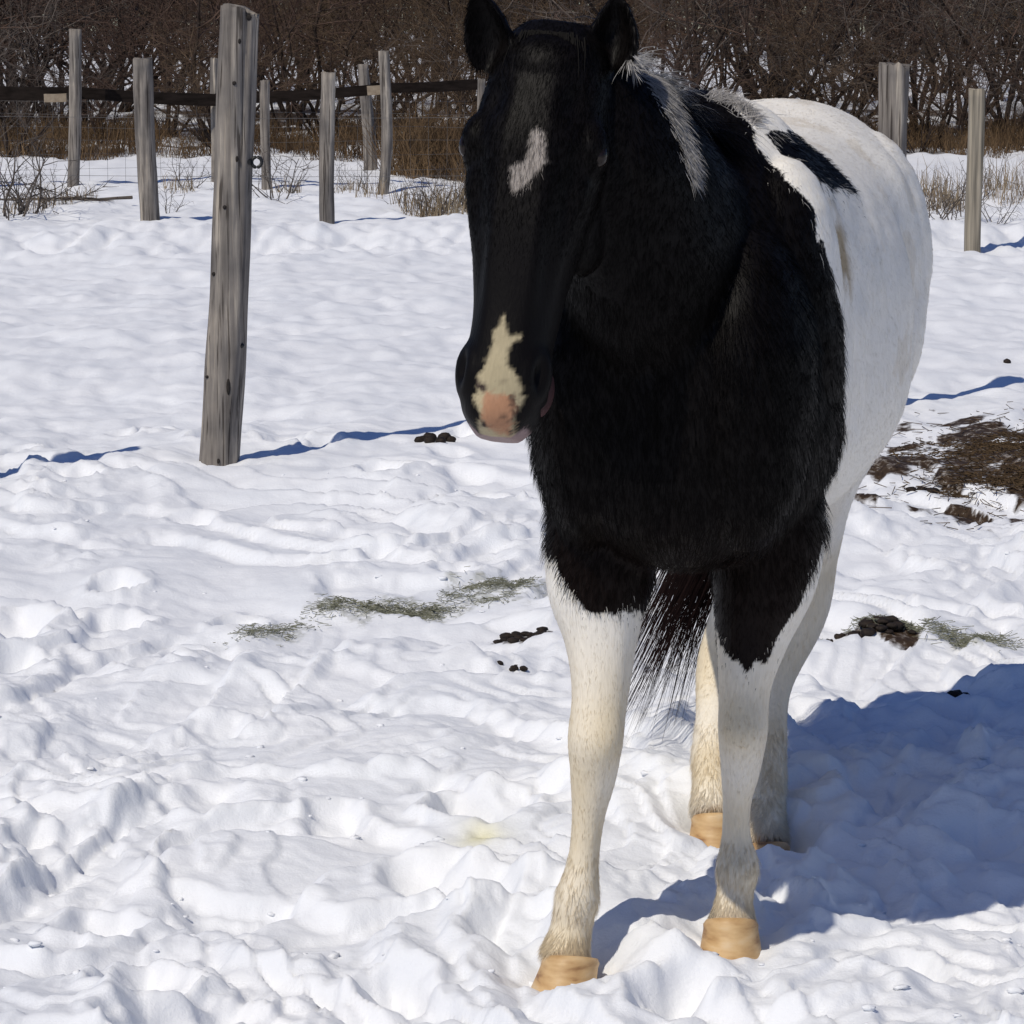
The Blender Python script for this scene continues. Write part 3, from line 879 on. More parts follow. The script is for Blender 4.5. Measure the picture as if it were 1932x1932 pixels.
strands('fur', roots - rn * 0.001, flow + rn * lift[:, None], rn, ln, np.where(fh, 0.0009, 0.0013) * rsf.uniform(0.7, 1.3, NF), np.clip(fc_ * cj, 0, 1), np.array([[0, 0, -0.12]]) - rn * 0.18, horse)

# --- mane: white locks along the crest, falling to the horse's left, black at the withers
def resample(P, n):
    seg = np.concatenate([[0], np.cumsum(np.linalg.norm(np.diff(P, axis=0), axis=1))]); t = np.linspace(0, seg[-1], n)
    return np.stack([np.interp(t, seg, P[:, k]) for k in range(3)], 1)
nm = 5200
w = rsf.rand(nm); i0 = np.clip(3 + w * (len(CREST) - 5), 0, len(CREST) - 1.001); ii = i0.astype(int); fr = (i0 - ii)[:, None]
cr = CREST[ii] * (1 - fr) + CREST[ii + 1] * fr; cl = CREST_L[ii]; cb = CREST_B[ii]
roots = cr + cl * rsf.uniform(-0.012, 0.03, nm)[:, None] - cb * 0.012
whitew = sstep(0.62, 0.80, w + 0.05 * noise3(np.stack([w * 40, w * 0, w * 0], 1), 3))
colr = np.where((rsf.rand(nm) < whitew)[:, None], np.array([[0.62, 0.60, 0.57]]), BLACK[None] * 1.5) * (1 + 0.15 * rsf.normal(size=(nm, 1)))
clump = np.stack([noise3(np.stack([w * 55, w * 0, w * 0 + 5], 1), 41), noise3(np.stack([w * 55, w * 0, w * 0 + 9], 1), 42), noise3(np.stack([w * 55, w * 0, w * 0 + 2], 1), 43)], 1)
dm = cl * 0.75 + cb * (0.22 + 0.35 * w[:, None]) + 0.28 * clump + 0.12 * rsf.normal(size=(nm, 3))
strands('mane', roots, dm, (cl * 0.55 + cb * 0.6 - hn * -0.35), rsf.uniform(0.6, 1.1, nm) * (0.17 - 0.09 * w), np.full(nm, 0.0021), np.clip(colr, 0, 1), np.array([[-0.02, -0.03, -0.38]]), horse, nseg=5, wander=0.05)
# white locks lying down the left side of the neck and a tuft at the withers
def locks(path, wid, n, vec, lmin, lmax, col, seed, jit=0.25):
    r_ = np.random.RandomState(seed); path = np.array(path, float); R_, D_, N_ = [], [], []
    t = r_.rand(n) ** 1.35 * (len(path) - 1.001); i = t.astype(int); f = (t - i)[:, None]
    c = path[i] * (1 - f) + path[i + 1] * f + r_.normal(size=(n, 2)) * np.stack([wid * (1 - 0.55 * t / (len(path) - 1)), np.full(n, 6.0)], 1)
    for k in range(n):
        d = ray(c[k, 0], c[k, 1]); h = bvh.ray_cast(Vector(CAM), Vector(d).normalized())
        if h[0] is None: continue
        nn = np.array(h[1]); v = np.array(vec) + 0.35 * math.sin(t[k] * 9.0) * np.array([0.6, 0, 0.3]) + jit * r_.normal(size=3)
        v = v - nn * (v @ nn); v /= np.linalg.norm(v); R_.append(np.array(h[0]) - nn * 0.003); D_.append(v + nn * 0.35); N_.append(nn * 0.6 + np.array([-0.2, -0.4, 0.5]))
    m_ = len(R_); C_ = np.array(col)[None] * (1 + 0.25 * r_.normal(size=(m_, 1)))
    N_ = np.array(N_); N_ /= np.linalg.norm(N_, axis=1, keepdims=True)
    strands('mane_lock', np.array(R_), np.array(D_), N_, r_.uniform(lmin, lmax, m_), np.full(m_, 0.0020), np.clip(C_, 0.002, 1), np.array([[0, 0, -0.10]]), horse, nseg=4, wander=0.06)
locks([(1200, 112), (1232, 152), (1262, 200), (1282, 245), (1296, 285), (1306, 325)], 9.0, 2000, (0.55, 0.1, -0.75), 0.02, 0.045, (0.40, 0.385, 0.37), 51)
locks([(1335, 182), (1365, 190), (1400, 212), (1420, 232)], 7.0, 500, (0.45, 0.1, 0.55), 0.02, 0.045, (0.42, 0.40, 0.38), 52)
# --- forelock between the ears
nfk = 1600
uu = rsf.normal(size=nfk) * 0.016; roots = np.array([HD(u_, 0.0 + 0.03 * rsf.rand(), 0.040 + 0.01 * rsf.rand()) for u_ in uu])
dm = hn[None] * 0.18 + ha[None] * 0.9 + hl[None] * (uu * 4)[:, None] + 0.08 * rsf.normal(size=(nfk, 3))
strands('forelock', roots, dm, np.repeat(hn[None], nfk, 0), rsf.uniform(0.03, 0.09, nfk), np.full(nfk, 0.0018), np.repeat(BLACK[None] * 1.4, nfk, 0), ha[None] * 0.35, horse, nseg=5, wander=0.04)
# --- tail: dark strands swung to the horse's right between the hind legs
nt = 1350
droot = HP(1.575, 0.0, 1.14)
lock = np.floor(rsf.rand(nt) ** 0.9 * 22)
lk = np.stack([_h(lock, lock * 0 + k, lock * 0, 77) - 0.5 for k in range(4)], 1)
a_ = rsf.rand(nt)
roots = droot + rsf.normal(size=(nt, 3)) * np.array([0.012, 0.012, 0.02]) + np.outer(a_, np.array([-0.03, 0.03, -0.16])) + lk[:, :3] * np.array([[0.05, 0.03, 0.05]])
dm = np.array([[-0.150, 0.02, -1.0]]) + lk[:, :3] * np.array([[0.13, 0.12, 0.05]]) + 0.009 * rsf.normal(size=(nt, 3))
tl = rsf.uniform(0.80, 1.0, nt) * (0.72 + 0.46 * (lk[:, 3] + 0.5))
colr = np.array([[0.016, 0.008, 0.007]]) * (1 + 0.4 * rsf.normal(size=(nt, 1)))
strands('tail', roots, dm, np.repeat(np.array([[-0.35, -0.9, 0.2]]), nt, 0), tl, np.full(nt, 0.0026), np.clip(colr, 0.002, 1), lk[:, [1, 2, 0]] * np.array([[0.06, 0.04, 0.0]]) + np.array([[-0.022, 0, -0.01]]), horse, nseg=10, wander=0.006)
dock, df, dsz = polytube([HP(1.50, 0, 1.20), HP(1.575, 0, 1.13), HP(1.60, -0.01, 1.02), HP(1.595, -0.03, 0.88)], [0.05, 0.04, 0.032, 0.015], 12)
me = mesh_np('dock', dock, df, dsz); colattr(me, 'coat', np.repeat(BLACK[None], len(dock), 0)); link('dock', me, HAIR, horse)

# --- hooves
m, N, L, B = new_mat('hoof_horn')
tc = N.new('ShaderNodeTexCoord'); mp = N.new('ShaderNodeMapping'); mp.inputs['Scale'].default_value = (18, 18, 62)
nz = N.new('ShaderNodeTexNoise'); nz.inputs['Scale'].default_value = 1; nz.inputs['Detail'].default_value = 5
L.new(tc.outputs['Object'], mp.inputs[0]); L.new(mp.outputs[0], nz.inputs['Vector'])
r = ramp(N, [(0.30, (0.26, 0.13, 0.055)), (0.42, (0.50, 0.31, 0.14)), (0.58, (0.62, 0.42, 0.21)), (0.75, (0.66, 0.50, 0.31))]); L.new(nz.outputs[0], r.inputs[0]); L.new(r.outputs[0], B.inputs['Base Color'])
B.inputs['Roughness'].default_value = 0.5; B.inputs['Specular IOR Level'].default_value = 0.35
bp = N.new('ShaderNodeBump'); bp.inputs['Strength'].default_value = 0.4; bp.inputs['Distance'].default_value = 0.003; L.new(nz.outputs[0], bp.inputs['Height']); L.new(bp.outputs[0], B.inputs['Normal'])
HORN = m
def hoof(key, toe_ang, h=0.058, w=1.0, tilt=0.0):
    x, y, z, _ = HOOF[key]; rings = []
    fw = np.array([math.sin(toe_ang), -math.cos(toe_ang), 0]); sd = np.array([math.cos(toe_ang), math.sin(toe_ang), 0])
    lv = [(0.0, 0.054, 0.060, 0.022), (0.004, 0.059, 0.066, 0.022), (0.02, 0.0575, 0.063, 0.018), (0.05, 0.053, 0.057, 0.008), (0.072, 0.0495, 0.052, 0.001), (0.080, 0.0500, 0.0525, -0.002), (0.088, 0.045, 0.047, -0.004)]
    V = []
    for zz, a, b, f in lv:
        for k in range(32):
            t = 2 * math.pi * k / 32; bb = b if math.sin(t) > 0 else b * 0.82
            zz2 = zz * h / 0.078 + 0.016 * math.sin(t) * (zz / 0.08)
            V.append(np.array([x, y, z]) + sd * (math.cos(t) * a * w + tilt * zz) + fw * (math.sin(t) * bb * w + f) + UP * (zz2 - 0.003))
    n = len(lv); fc, sz = [], []
    for i in range(n - 1):
        for k in range(32):
            k2 = (k + 1) % 32; fc += [i*32+k, i*32+k2, (i+1)*32+k2, (i+1)*32+k]; sz.append(4)
    fc += list(range(31, -1, -1)); sz.append(32); fc += list(range((n-1)*32, n*32)); sz.append(32)
    return link('hoof', mesh_np('hoof', np.array(V), fc, sz), HORN, horse)
hoof('rf', -0.15, h=0.064, w=0.95, tilt=0.2); hoof('lf', -0.05, h=0.064, w=0.92); hoof('rh', 0.0, w=0.88); hoof('lh', 0.1, w=0.88)

# --- eyes
eyem, N, L, B = new_mat('eye_dark'); B.inputs['Base Color'].default_value = (0.012, 0.007, 0.005, 1); B.inputs['Roughness'].default_value = 0.16; B.inputs['Specular IOR Level'].default_value = 0.3
for sg in (-1, 1):
    v, f_, s_ = ellipsoid(HD(sg*0.0985, 0.30, 0.026), HEADB, (0.012, 0.018, 0.015), 20)
    link('eye', mesh_np('eye', v, f_, s_), eyem, horse)
# ------------------------------------------------------------------ wood
m, N, L, B = new_mat('weathered_wood')
tc = N.new('ShaderNodeTexCoord'); mp = N.new('ShaderNodeMapping'); mp.inputs['Scale'].default_value = (26, 26, 1.6)
nz = N.new('ShaderNodeTexNoise'); nz.inputs['Scale'].default_value = 1.0; nz.inputs['Detail'].default_value = 7; nz.inputs['Roughness'].default_value = 0.62
L.new(tc.outputs['Object'], mp.inputs[0]); L.new(mp.outputs[0], nz.inputs['Vector'])
n2_ = N.new('ShaderNodeTexNoise'); n2_.inputs['Scale'].default_value = 5.0; n2_.inputs['Detail'].default_value = 4; L.new(tc.outputs['Object'], n2_.inputs['Vector'])
r = ramp(N, [(0.30, (0.045, 0.041, 0.040)), (0.42, (0.115, 0.108, 0.105)), (0.56, (0.19, 0.18, 0.172)), (0.68, (0.36, 0.335, 0.30))]); L.new(nz.outputs[0], r.inputs[0])
r2 = ramp(N, [(0.35, (0.95, 0.91, 0.86)), (0.65, (1.55, 1.45, 1.30))]); L.new(n2_.outputs[0], r2.inputs[0])
mx = N.new('ShaderNodeMix'); mx.data_type = 'RGBA'; mx.blend_type = 'MULTIPLY'; mx.inputs[0].default_value = 1.0
L.new(r.outputs[0], mx.inputs[6]); L.new(r2.outputs[0], mx.inputs[7]); mp3 = N.new('ShaderNodeMapping'); mp3.inputs['Scale'].default_value = (75, 75, 2.2); L.new(tc.outputs['Object'], mp3.inputs[0])
n3_ = N.new('ShaderNodeTexNoise'); n3_.inputs['Scale'].default_value = 1.0; n3_.inputs['Detail'].default_value = 4; L.new(mp3.outputs[0], n3_.inputs['Vector'])
r3 = ramp(N, [(0.36, (0.25, 0.23, 0.22)), (0.43, (1, 1, 1)), (0.60, (1, 1, 1)), (0.70, (1.45, 1.4, 1.3))]); L.new(n3_.outputs[0], r3.inputs[0])
mx3 = N.new('ShaderNodeMix'); mx3.data_type = 'RGBA'; mx3.blend_type = 'MULTIPLY'; mx3.inputs[0].default_value = 0.9
L.new(mx.outputs[2], mx3.inputs[6]); L.new(r3.outputs[0], mx3.inputs[7]); L.new(mx3.outputs[2], B.inputs['Base Color'])
B.inputs['Roughness'].default_value = 0.85; B.inputs['Specular IOR Level'].default_value = 0.2
bp = N.new('ShaderNodeBump'); bp.inputs['Strength'].default_value = 0.6; bp.inputs['Distance'].default_value = 0.008; L.new(nz.outputs[0], bp.inputs['Height']); L.new(bp.outputs[0], B.inputs['Normal'])
WOOD = m
PALE = simple_mat('pale_sawn_wood', (0.10, 0.09, 0.072), (0.42, 0.365, 0.28), 2.6, stretch=(20, 20, 0.7), bump=0.5)
DARKW = simple_mat('dark_rail_wood', (0.008, 0.006, 0.005), (0.020, 0.015, 0.013), 3.0, stretch=(1.5, 14, 14), spec=0.05)
CUT = simple_mat('cut_wood_end', (0.22, 0.17, 0.12), (0.32, 0.26, 0.19), 30.0)
KNOT = simple_mat('knot_hole', (0.012, 0.010, 0.009), (0.03, 0.024, 0.02), 60.0)
PLAST = simple_mat('black_insulator', (0.010, 0.010, 0.010), (0.02, 0.02, 0.02), 40.0, rough=0.4, bump=0.0)
WIRE = simple_mat('fence_wire', (0.09, 0.085, 0.085), (0.15, 0.145, 0.14), 10.0, rough=0.5, bump=0.0)

def post_mesh(p0, p1, r0, r1, seed, sides=22, rings=26, bow=0.0, square=False, split=False):
    p0 = np.array(p0, float); p1 = np.array(p1, float); d = p1 - p0; Ln = np.linalg.norm(d); d /= Ln
    u = np.cross(d, [0, 1.0, 0]); u /= np.linalg.norm(u); v = np.cross(d, u)
    V = []
    for i in range(rings):
        t = i / (rings - 1)
        c = p0 + d * Ln * t + u * (bow * math.sin(math.pi * t * 1.3) + 0.006 * math.sin(5.1 * t + seed))
        r = r0 * (1 - t) + r1 * t
        th = np.linspace(0, 2 * math.pi, sides, endpoint=False)
        g = noise2(np.cos(th) * 2.2 + seed * 3.7 + np.sin(th) * 1.1, np.sin(th) * 2.2 + t * Ln * 0.9 + seed, seed + 40)
        g2 = noise2(th * 3.5 + seed, np.full_like(th, t * Ln * 1.6) + seed * 2, seed + 41)
        g3 = noise2(th * 9 + seed, np.full_like(th, t * Ln * 2.5) + seed * 5, seed + 47)
        rr = r * (1 + 0.10 * g + 0.05 * np.minimum(g2, 0.1) + 0.03 * g3 + 0.035 * math.sin(t * 7 + seed) * math.sin(t * 17 + 2 * seed))
        if square:
            rr = r * 1.12 / np.maximum(np.abs(np.cos(th)), np.abs(np.sin(th))) ** 0.85 * (1 + 0.02 * g)
        top = np.zeros(sides)
        if i == rings - 1:
            top = 0.018 * noise2(np.cos(th) * 2 + seed, np.sin(th) * 2, seed + 44)
        if split:
            cr_ = np.exp(-((np.arctan2(np.sin(th - 2.15), np.cos(th - 2.15))) / 0.16) ** 2)
            rr = rr * (1 - 0.26 * cr_ * sstep(0.25, 0.95, t))
            side_ = (np.cos(th) < -0.45)
            if i >= rings - 2: top = top - 0.035 * side_ * (i - rings + 2)
        for k in range(sides):
            V.append(c + rr[k] * (u * math.cos(th[k]) + v * math.sin(th[k])) + d * top[k])
    fc, sz = [], []
    for i in range(rings - 1):
        for k in range(sides):
            k2 = (k + 1) % sides; fc += [i*sides+k, (i+1)*sides+k, (i+1)*sides+k2, i*sides+k2]; sz.append(4)
    V.append(p1 + d * 0.004); e = len(V) - 1
    for k in range(sides):
        k2 = (k + 1) % sides; fc += [e, (rings-1)*sides+k2, (rings-1)*sides+k]; sz.append(3)
    return mesh_np('post', np.array(V), fc, sz)

def post_px(name, top, base_x, Y, wpx, seed, mat=None, parent=None, wtop=None, **kw):
    """a post whose foot stands in the snow at distance Y; its top reaches the photo point"""
    ppm = F / Y * 1.0
    b = at(base_x, 400, Y); z0 = gz(b[0], Y)
    p0 = np.array([b[0], Y, z0 - 0.15]); p1 = at(top[0], top[1], Y)
    me = post_mesh(p0, p1, wpx / 2 / ppm, (wtop or wpx) / 2 / ppm, seed, **kw)
    return link(name, me, mat or WOOD, parent), p0, p1

# --- the tall weathered post
gy = ground(398, 878)[1]
root = empty('wooden_post', (ground(398, 878)[0], gy, 0))
tag(root, 'tall weathered grey log post with black ring insulators, leaning beside the horse', 'post')
pm, p0, p1 = post_px('log', (457, 13), 398, gy, 77, 3, parent=root, wtop=70, sides=44, rings=90, split=True)
pbv = BVHTree.FromPolygons([tuple(v.co) for v in pm.data.vertices], [tuple(p.vertices) for p in pm.data.polygons])
def onpost(x, y):
    d = ray(x, y); r = pbv.ray_cast(Vector(CAM), Vector(d).normalized()); return (np.array(r[0]), np.array(r[1])) if r[0] is not None else (None, None)
for (x, y, a, b_) in [(452, 78, 3, 5), (442, 157, 4, 4), (404, 517, 5, 4), (431, 730, 4, 16), (391, 711, 4, 3), (424, 391, 4, 4), (412, 870, 3, 5), (447, 300, 3, 6), (470, 33, 5, 6), (386, 640, 3, 8)]:
    c, nn = onpost(x, y)
    if c is not None:
        k = gy / F
        v, f_, s_ = ellipsoid(c, np.eye(3), (a * k, 0.006, b_ * k), 12)
        link('knot', mesh_np('knot', v, f_, s_), KNOT, root)
def insulator(x, y, ring):
    c = at(x, y, gy - 0.03); L_ = []
    arm = polytube([c + np.array([-0.035, 0.02, 0]), c + np.array([-0.012, 0, 0.002]), c + np.array([0.004, 0, 0])], [0.011, 0.010, 0.012], 10)
    L_.append(arm)
    if ring:
        t = np.linspace(0, 2 * math.pi, 19)
        L_.append(polytube(np.stack([c[0] + 0.022 + 0.017 * np.cos(t), c[1] + 0.004 * np.sin(t), c[2] + 0.017 * np.sin(t)], 1), [0.006] * 19, 8, cap=False))
    else:
        L_.append(ellipsoid(c + np.array([0.012, 0, -0.002]), np.eye(3), (0.017, 0.012, 0.010), 12))
    v, f_, s_ = merge(L_); link('insulator', mesh_np('insulator', v, f_, s_), PLAST, root)
insulator(472, 306, True); insulator(446, 651, False)

# --- thick post beyond the rump
o, _, _ = post_px('wooden_post', (1688, 122), 1666, 11.5, 52, 8, sides=32, rings=40, wtop=54)
tag(o, 'thick grey log post with a flat sawn top rising beyond the rump', 'post')

px_, py_ = -2.12, 9.25
o = link('wooden_post', post_mesh((px_, py_, -0.2), (px_ + 0.03, py_, 1.58), 0.062, 0.058, 31, sides=24, rings=40), WOOD)
tag(o, 'grey log post out past the tall post, known by its long shadow on the snow', 'post')
# --- wire fence posts on the snow bank
wf = empty('wire_fence', (-3.0, 20.6, 0.1)); tag(wf, 'round wooden fence posts carrying thin wires on the low snow bank', 'fence')
post_px('post', (268, 111), 283, 20.6, 37, 11, parent=wf, wtop=36)
post_px('post', (618, 138), 617, 20.6, 27, 12, parent=wf, wtop=27)
o, _, _ = post_px('fence_post', (1842, 169), 1838, 19.0, 26, 13, PALE, square=True)
tag(o, 'slim pale sawn timber fence post beside the rump, square in section', 'post')

# --- dark rail fence in front of the brush
RY = 25.0
rf_ = empty('rail_fence', (-2.5, RY, 0.1)); tag(rf_, 'rail fence of dark planks on crooked grey posts before the brush', 'fence')
post_px('post', (143, 56), 139, RY - 0.5, 24, 21, parent=rf_, wtop=22)
post_px('post', (405, 110), 408, RY + 0.1, 20, 22, parent=rf_, wtop=14)
post_px('post', (500, 152), 502, RY - 0.3, 18, 23, parent=rf_)
post_px('post', (687, 122), 698, RY + 3.0, 27, 24, parent=rf_, wtop=20, bow=-0.02)
post_px('post', (729, 97), 718, RY - 0.5, 21, 25, parent=rf_, wtop=21, bow=-0.035)
post_px('post', (908, 150), 900, RY - 0.1, 14, 26, parent=rf_)
post_px('post', (-70, 90), -72, RY - 0.2, 22, 27, parent=rf_)
def plank(a, b, ya, yb, hpx, mat, name, th=0.045):
    A = at(a[0], a[1], ya); Bp = at(b[0], b[1], yb); h = hpx / 2 * RY / F
    d = Bp - A; Ln = np.linalg.norm(d); d /= Ln; up = np.cross(np.cross(d, UP), d); nrm = np.cross(d, up)
    V = []; n = 14
    for i in range(n):
        t = i / (n - 1); c = A + d * Ln * t - up * 0.01 * Ln * math.sin(math.pi * t)
        hh = h * (1 + 0.05 * min(1, Ln) * math.sin(7 * t + a[0]))
        for (su, sn) in ((1, 1), (1, -1), (-1, -1), (-1, 1)):
            V.append(c + up * hh * su + nrm * th / 2 * sn)
    fc, sz = [], []
    for i in range(n - 1):
        for k in range(4):
            k2 = (k + 1) % 4; fc += [i*4+k, i*4+k2, (i+1)*4+k2, (i+1)*4+k]; sz.append(4)
    fc += [3, 2, 1, 0]; sz.append(4); fc += [n*4-4, n*4-3, n*4-2, n*4-1]; sz.append(4)
    return link(name, mesh_np(name, np.array(V), fc, sz, smooth=False), mat, rf_)
plank((-140, 170), (146, 176), RY, RY - 0.28, 25, DARKW, 'rail')
plank((128, 173), (420, 189), RY - 0.20, RY, 22, DARKW, 'rail')
plank((408, 186), (720, 168), RY + 0.06, RY - 0.1, 20, DARKW, 'rail')
plank((700, 166), (915, 158), RY - 0.16, RY + 0.08, 19, DARKW, 'rail')
plank((84, 185), (126, 184), RY - 0.36, RY - 0.36, 15, CUT, 'rail_end', 0.06)
plank((693, 171), (722, 169), RY - 0.24, RY - 0.24, 17, CUT, 'rail_end', 0.06)
# thin wire mesh below the rail
S0, S1 = [], []
wx0, wx1 = -4.6, -0.35
for k in range(7):
    z = 0.16 + 0.115 * k
    xs = np.linspace(wx0, wx1, 30)
    for i in range(29):
        S0.append((xs[i], RY + 0.08, z + 0.012 * math.sin(xs[i] * 2 + k))); S1.append((xs[i+1], RY + 0.08, z + 0.012 * math.sin(xs[i+1] * 2 + k)))
for x in np.arange(wx0, wx1, 0.15):
    S0.append((x, RY + 0.08, 0.05)); S1.append((x + 0.01 * math.sin(x * 9), RY + 0.08, 0.86))
v, f_ = tubes(S0, S1, np.full(len(S0), 0.0013), np.full(len(S0), 0.0013), 3)
wo = link('wire_mesh', mesh_np('wire_mesh', v, f_, 4), WIRE, rf_); wo['kind'] = 'stuff'
S0, S1 = [], []
for z in (0.45, 0.85):
    xs = np.linspace(-4.8, 0.2, 20)
    v, f_, s_ = polytube(np.stack([xs, xs * 0 + 20.6, z + 0.01 * np.sin(xs)], 1), [0.0016] * 20, 3)
    link('wire', mesh_np('wire', v, f_, s_), WIRE, wf)


# ------------------------------------------------------------------ bare brush
BARK = simple_mat('shrub_bark', (0.020, 0.014, 0.011), (0.062, 0.046, 0.038), 9.0, bump=0.2, spec=0.1)
TWIG = simple_mat('shrub_twig', (0.036, 0.021, 0.016), (0.150, 0.100, 0.078), 2.2, bump=0.0, spec=0.1)
GREYTW = simple_mat('weed_stalk', (0.05, 0.043, 0.040), (0.15, 0.125, 0.105), 6.0, bump=0.0, spec=0.1)
DRY = simple_mat('dry_leaf_grass', (0.060, 0.036, 0.020), (0.175, 0.115, 0.062), 3.0, bump=0.0, spec=0.1)

def grow(rng, H, nst, spread, gnarl=0.22, levels=3, nb=(7, 6, 5), low=0.28, r0=0.028):
    thick, thin = [], []
    def stem(p, d, ln, r, lev, nseg):
        pts = [p]; dd = d
        for i in range(nseg):
            dd = dd + rng.normal(size=3) * gnarl; dd = dd / np.linalg.norm(dd)
            if lev == 0: dd = dd + np.array([0, 0, 0.12]); dd = dd / np.linalg.norm(dd)
            if lev > 0: dd = dd + np.array([0, 0, 0.05 - 0.09 * (lev > 1)])
            q = pts[-1] + dd * ln / nseg
            ra = r * (1 - 0.75 * i / nseg); rb = r * (1 - 0.75 * (i + 1) / nseg)
            (thick if lev == 0 else thin).append((pts[-1], q, ra, rb)); pts.append(q)
        if lev < levels:
            for k in range(nb[lev]):
                t = low + (1 - low) * rng.rand() if lev == 0 else 0.15 + 0.85 * rng.rand()
                i = min(nseg - 1, int(t * nseg)); f = t * nseg - i
                p_ = pts[i] * (1 - f) + pts[i+1] * f
                a = (pts[i+1] - pts[i]); a = a / np.linalg.norm(a)
                b_ = rng.normal(size=3); b_ -= a * (b_ @ a); b_ /= np.linalg.norm(b_)
                stem(p_, a * 0.55 + b_ * 0.85, ln * rng.uniform(0.32, 0.55), max(0.0026, r * 0.42), lev + 1, max(3, nseg - 2))
    for s in range(nst):
        a = rng.uniform(0, 6.283); rr = spread * math.sqrt(rng.rand())
        d = np.array([math.cos(a) * (0.15 + 1.1 * rng.rand()), math.sin(a) * (0.15 + 1.1 * rng.rand()), 1.0])
        stem(np.array([math.cos(a) * r0 * 0.4, math.sin(a) * r0 * 0.4, -0.15]), d / np.linalg.norm(d), H * rng.uniform(0.7, 1.1), r0 * rng.uniform(0.5, 1.2), 0, 8)
    return thick, thin
def seg_mesh(name, segs, sides):
    P0 = np.array([s[0] for s in segs]); P1 = np.array([s[1] for s in segs]); a = np.array([s[2] for s in segs]); b_ = np.array([s[3] for s in segs])
    v, f_ = tubes(P0, P1, a, b_, sides); return mesh_np(name, v, f_, 4)
TWIGS = [TWIG, simple_mat('grey_twig', (0.042, 0.034, 0.030), (0.170, 0.140, 0.120), 2.2, bump=0.0, spec=0.1), simple_mat('tan_twig', (0.050, 0.032, 0.020), (0.165, 0.115, 0.075), 2.2, bump=0.0, spec=0.1)]
VAR = []
for k in range(6):
    rng = np.random.RandomState(100 + k)
    th_k, tn_k = grow(rng, 3.0, 7 + k % 3, 0.45, nb=(7, 6, 4), low=0.24 if k % 2 else 0.38)
    VAR.append((seg_mesh('stem', th_k, 5), seg_mesh('twigs', tn_k, 3), TWIGS[k % 3]))
def put_shrub(kname, var, x, y, z, sc, rz, label, cat, group, zs=1.0):
    e = empty(kname, (x, y, z)); e.rotation_euler = (0, 0, rz); e.scale = (sc, sc, sc * zs)
    tag(e, label, cat, group)
    for nm_, me, mt in (('stems', var[0], BARK), ('twigs', var[1], var[2])):
        o = bpy.data.objects.new(nm_, me); COL.objects.link(o)
        if not me.materials: me.materials.append(mt)
        o.parent = e
    return e
rng = np.random.RandomState(42)
SL = ['low leafless bush at the near edge of the thicket, rooted in dead grass', 'leafless brown shrub standing in the front rank of the thicket', 'leafless brown shrub standing in the second rank of the thicket', 'leafless shrub tangled in the middle of the thicket',
      'tall leafless shrub deep inside the thicket', 'tallest leafless shrub at the back of the thicket', 'leafless shrub on the snow just past the thicket']
for row, (yy, n_, sc0) in enumerate([(31.0, 14, 0.42), (33.5, 14, 0.9), (36.0, 15, 1.05), (39.5, 16, 1.15), (44, 16, 1.3), (50, 16, 1.4), (58, 17, 1.6)]):
    hw = yy * 0.22 + 1.2; ex = int(n_ * 0.35)
    for i in list(range(n_)) + list(range(-ex, 0)) + list(range(n_, n_ + ex)):
        x = -hw + 2 * hw * (i + 0.5 + rng.uniform(-0.35, 0.35)) / n_; y = yy + rng.uniform(-1.3, 1.3)
        put_shrub('bare_shrub', VAR[rng.randint(6)], x, y, gz(x, y), sc0 * rng.uniform(0.85, 1.25), rng.uniform(0, 6.28), SL[row], 'shrub', 'bare shrubs of the thicket')
for i in list(range(46)) + list(range(-12, 0)) + list(range(46, 58)):
    x = -46 + 92 * (i + 0.5) / 46 + rng.uniform(-0.9, 0.9); y = 118 + rng.uniform(-12, 14)
    put_shrub('bare_tree', VAR[rng.randint(6)], x, y, gz(x, y) - 0.4, 3.6 * rng.uniform(0.8, 1.3), rng.uniform(0, 6.28), 'leafless dark tree of the wood far behind the thicket', 'tree', 'bare trees of the far wood')

# --- dead weeds, stalks and a fallen branch on the bank
WV = []
for k in range(4):
    r_ = np.random.RandomState(300 + k); a1, a2 = grow(r_, 0.75, 6, 0.16, gnarl=0.16, levels=2, nb=(4, 2, 2), low=0.25, r0=0.010)
    WV.append((seg_mesh('stalk', a1, 4), seg_mesh('sprigs', a2, 3)))
def put_weed(px, py, Y, sc, lean, label, var, grp=None):
    p = at(px, py, Y); e = empty('dry_weed', (p[0], Y, gz(p[0], Y))); e.rotation_euler = (0, lean, var * 1.7); e.scale = (sc,) * 3
    tag(e, label, 'weed', grp)
    for nm_, me in (('stalks', WV[var % 4][0]), ('sprigs', WV[var % 4][1])):
        o = bpy.data.objects.new(nm_, me); COL.objects.link(o)
        if not me.materials: me.materials.append(GREYTW)
        o.parent = e
        if nm_ == 'sprigs': o['kind'] = 'stuff'
WL = 'dead grey weed poking out of the snow between the fences'
put_weed(28, 408, 21.2, 1.25, 0.25, 'big clump of dark dead stalks leaning over at the wire mesh', 0)
put_weed(60, 405, 21.4, 0.9, 0.5, WL, 1, 'dead weeds between the fences')
